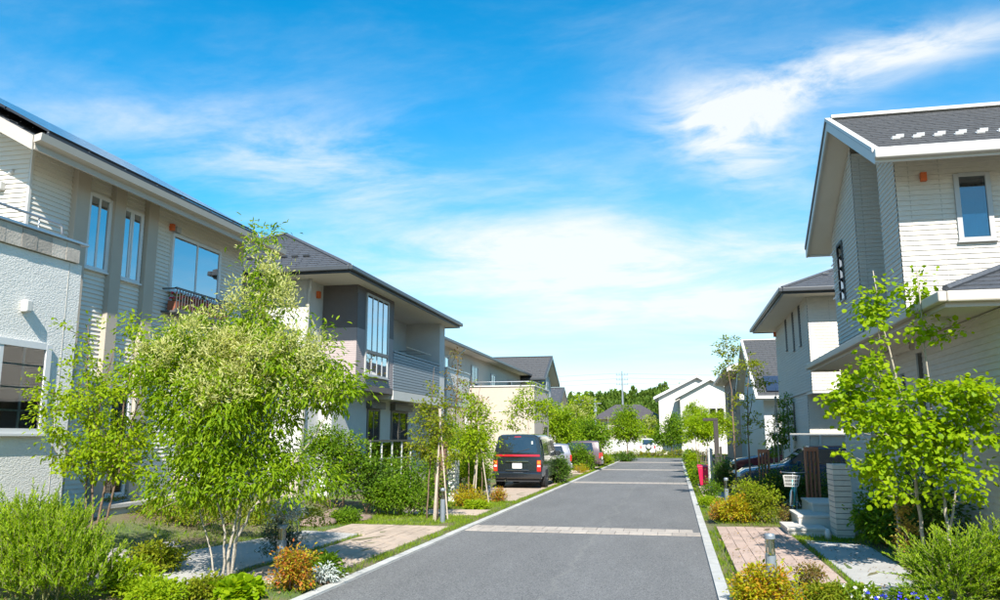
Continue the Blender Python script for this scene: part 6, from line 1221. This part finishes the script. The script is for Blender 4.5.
lows(120, [(1.62, 10.0, .25, .16, G_OLIVE, 'long', .05, 'wispy olive plant between bollard and path'), (1.95, 10.0, .2, .14, G_GRASS, 'long', .06, 'grassy tuft at the corner of the concrete path'), (1.55, 10.9, .2, .25, G_RED, 'oval', .03, 'thin reddish twigs on the pink driveway edge'), (2.45, 9.75, .22, .2, G_MID, 'long', .06, 'low green plant before the conifer bush'), (1.0, 19.4, .22, .25, leafmat('pale_variegated', [(.40, .42, .22), (.3, .34, .14), (.5, .5, .3)], .3), 'long', .07, 'pale variegated plant at the edge of the yellow bed'), (2.2, 18.2, .1, .4, G_RED, 'oval', .035, 'reddish seedling by the bicycle'), (.85, 23.0, .3, .2, G_YG, 'oval', .045, 'low yellow-green plant along the right kerb'), (3.15, 12.7, .1, 1.0, leafmat('yellow_dead_leaf', [(.42, .33, .06), (.35, .2, .06), (.3, .3, .05)], .4), 'oval', .05, 'yellowing leaves climbing the lime tree trunk'), (-5.0, 20.5, .3, .2, G_YG, 'oval', .05, 'low green plant by the garden walk')], '')
# little flowers
for k, (x, y, m, lab) in enumerate(((2.05, 9.35, (.05, .06, .6), 'blue flowers on thin stems beside the concrete path'), (2.3, 9.3, (.06, .05, .55), 'blue flowers close to the conifer bush'), (1.85, 9.45, (.75, .73, .7), 'white flowers by the red edging bricks'))):
    t = thing('flower_clump', lab, 'flowers', (x, y, .03)); rng = np.random.default_rng(200 + k); mb = MB(); P = []
    for j in range(8):
        a = np.array([rng.normal() * .05, rng.normal() * .05, 0]); b = a * 2 + np.array([rng.normal() * .03, rng.normal() * .03, .14 + .12 * rng.random()]); mb.tube([a, (a + b) / 2 + rng.normal(size=3) * .01, b], .002, 3); P += [b + rng.normal(size=3) * .006 for _ in range(6)]
    mb.build('stem', mat('green_stem', (.1, .17, .03), .7, None, 8, .05), t, local=True); P = np.array(P) + np.array([x, y, .03]); V, F = leaf_arrays(P, rng.normal(size=P.shape), rng.normal(size=P.shape), .016 + .010 * rng.random(len(P)), 'round'); rawmesh('petals', V, F, leafmat('petal_%d' % k, [m, tuple(min(1, c * 1.3) for c in m)], .3), t)['kind'] = 'stuff'
# ------------------------------------------------------------------ grass and ground cover
zc = lambda z: (lambda x, y: z)
grass('kerb_grass', 'short green grass growing along the kerbs', [(XR + .16, .75, 4, 17.4), (XR + .16, .78, 19.5, 60), (-4.57, -4.36, 10.2, 60), (-5.86, -5.75, 10.2, 14.6), (2.07, 2.16, 10.4, 17.3), (2.06, 2.9, 15.2, 16.2), (2.2, 3.3, 15.6, 16.3)], 1500, .06, 300)
grass('lawn', 'patchy lawn before the lap-sided house', [(-9.5, -6.3, 10.6, 17.2)], 520, .065, 301, lean=.5)
grass('verge_cover', 'bright green ground cover on the verge by the staked trees', [(-6.9, -4.5, 16.45, 18.6), (-6.4, -4.6, 20.4, 23.2)], 1400, .07, 302, leafmat('verge_leaf', [(.13, .22, .015), (.2, .3, .02), (.26, .33, .03)], .4), lean=.7)
grass('bed_cover', 'straggling weeds and ground cover in the front beds', [(-7.6, -4.4, 7.6, 9.8), (.62, 2.1, 8.4, 10.9), (2.9, 4.1, 10.5, 16.5), (.8, 2.4, 17.7, 25.4)], 420, .075, 303, lean=.8)
grass('far_verge', 'mown grass beyond the cross road and under the far trees', [(-12, 8, 74.6, 83)], 60, .16, 304, lean=.6)
# fallen leaves and litter on the soil
rng = np.random.default_rng(77); n = 1500; xy = np.concatenate([np.stack([-7.6 + 3.1 * rng.random(n // 2), 7.8 + 4 * rng.random(n // 2)], 1), np.stack([.65 + 3 * rng.random(n // 2), 8.6 + 8 * rng.random(n // 2)], 1)])
P = np.array([(x, y, gh(x, y) + .035) for x, y in xy]); V, F = leaf_arrays(P, np.concatenate([rng.normal(size=(n, 2)), rng.normal(size=(n, 1)) * .2], 1), np.tile([0, 0, 1.], (n, 1)) + rng.normal(size=(n, 3)) * .3, .025 + .025 * rng.random(n), 'oval')
tag(rawmesh('leaf_litter', V, F, leafmat('dry_leaf', [(.24, .14, .07), (.33, .22, .11), (.17, .11, .06)], .2)), 'dry fallen leaves scattered over the beds', 'leaves', kind='stuff')
# ------------------------------------------------------------------ wooded hill
def hill():
    xs = np.linspace(-150, 150, 61); ys = np.linspace(180, 340, 17); f = lambda x, y: 10.0 * sst(y, 180, 245) * (.8 + .2 * sin(x * .045 + 1)) - 1.0
    V = np.array([(x, y, f(x, y)) for y in ys for x in xs]); nx = len(xs); F = np.array([(j * nx + i, j * nx + i + 1, (j + 1) * nx + i + 1, (j + 1) * nx + i) for j in range(len(ys) - 1) for i in range(nx - 1)]); tag(rawmesh('hill', V, F, GROUND), kind='structure')
    rng = np.random.default_rng(500); Ps = []; As = []; Ns = []; Ss = []; tb = MB()
    for k in range(300):
        y = 186 + 62 * rng.random() ** 1.2; x = -52 + 66 * rng.random(); z = f(x, y); hh = 6 + 3 * rng.random(); rr = 1.5 + 1.1 * rng.random()
        tb.tube([(x, y, z - .5), (x, y, z + hh * .7)], [.22, .08], 5)
        m = 210; u = rng.random(m); ang = rng.random(m) * 2 * pi; cone = (1 - u) ** .6 * (.55 + .45 * rng.random(m)); lob = 1 + .25 * np.sin(ang * 3 + k) + .2 * np.sin(u * 14 + k)
        P = np.stack([x + rr * cone * lob * np.cos(ang), y + rr * cone * lob * np.sin(ang), z + hh * (.2 + .8 * u)], 1); Ps.append(P); d = P - np.array([x, y, z + hh * .4]); As.append(unit(d) + rng.normal(size=(m, 3)) * .4); Ns.append(np.array([0, 0, 1.]) + rng.normal(size=(m, 3)) * .5); Ss.append(.65 + .5 * rng.random(m))
    V, F = leaf_arrays(np.concatenate(Ps), np.concatenate(As), np.concatenate(Ns), np.concatenate(Ss), 'oval'); o = tag(rawmesh('forest', V, F, G_FOREST), 'dark green wood covering the hill beyond the houses', 'forest', kind='stuff')
    tb.build('trunks', BARK, o)['kind'] = 'stuff'
hill()
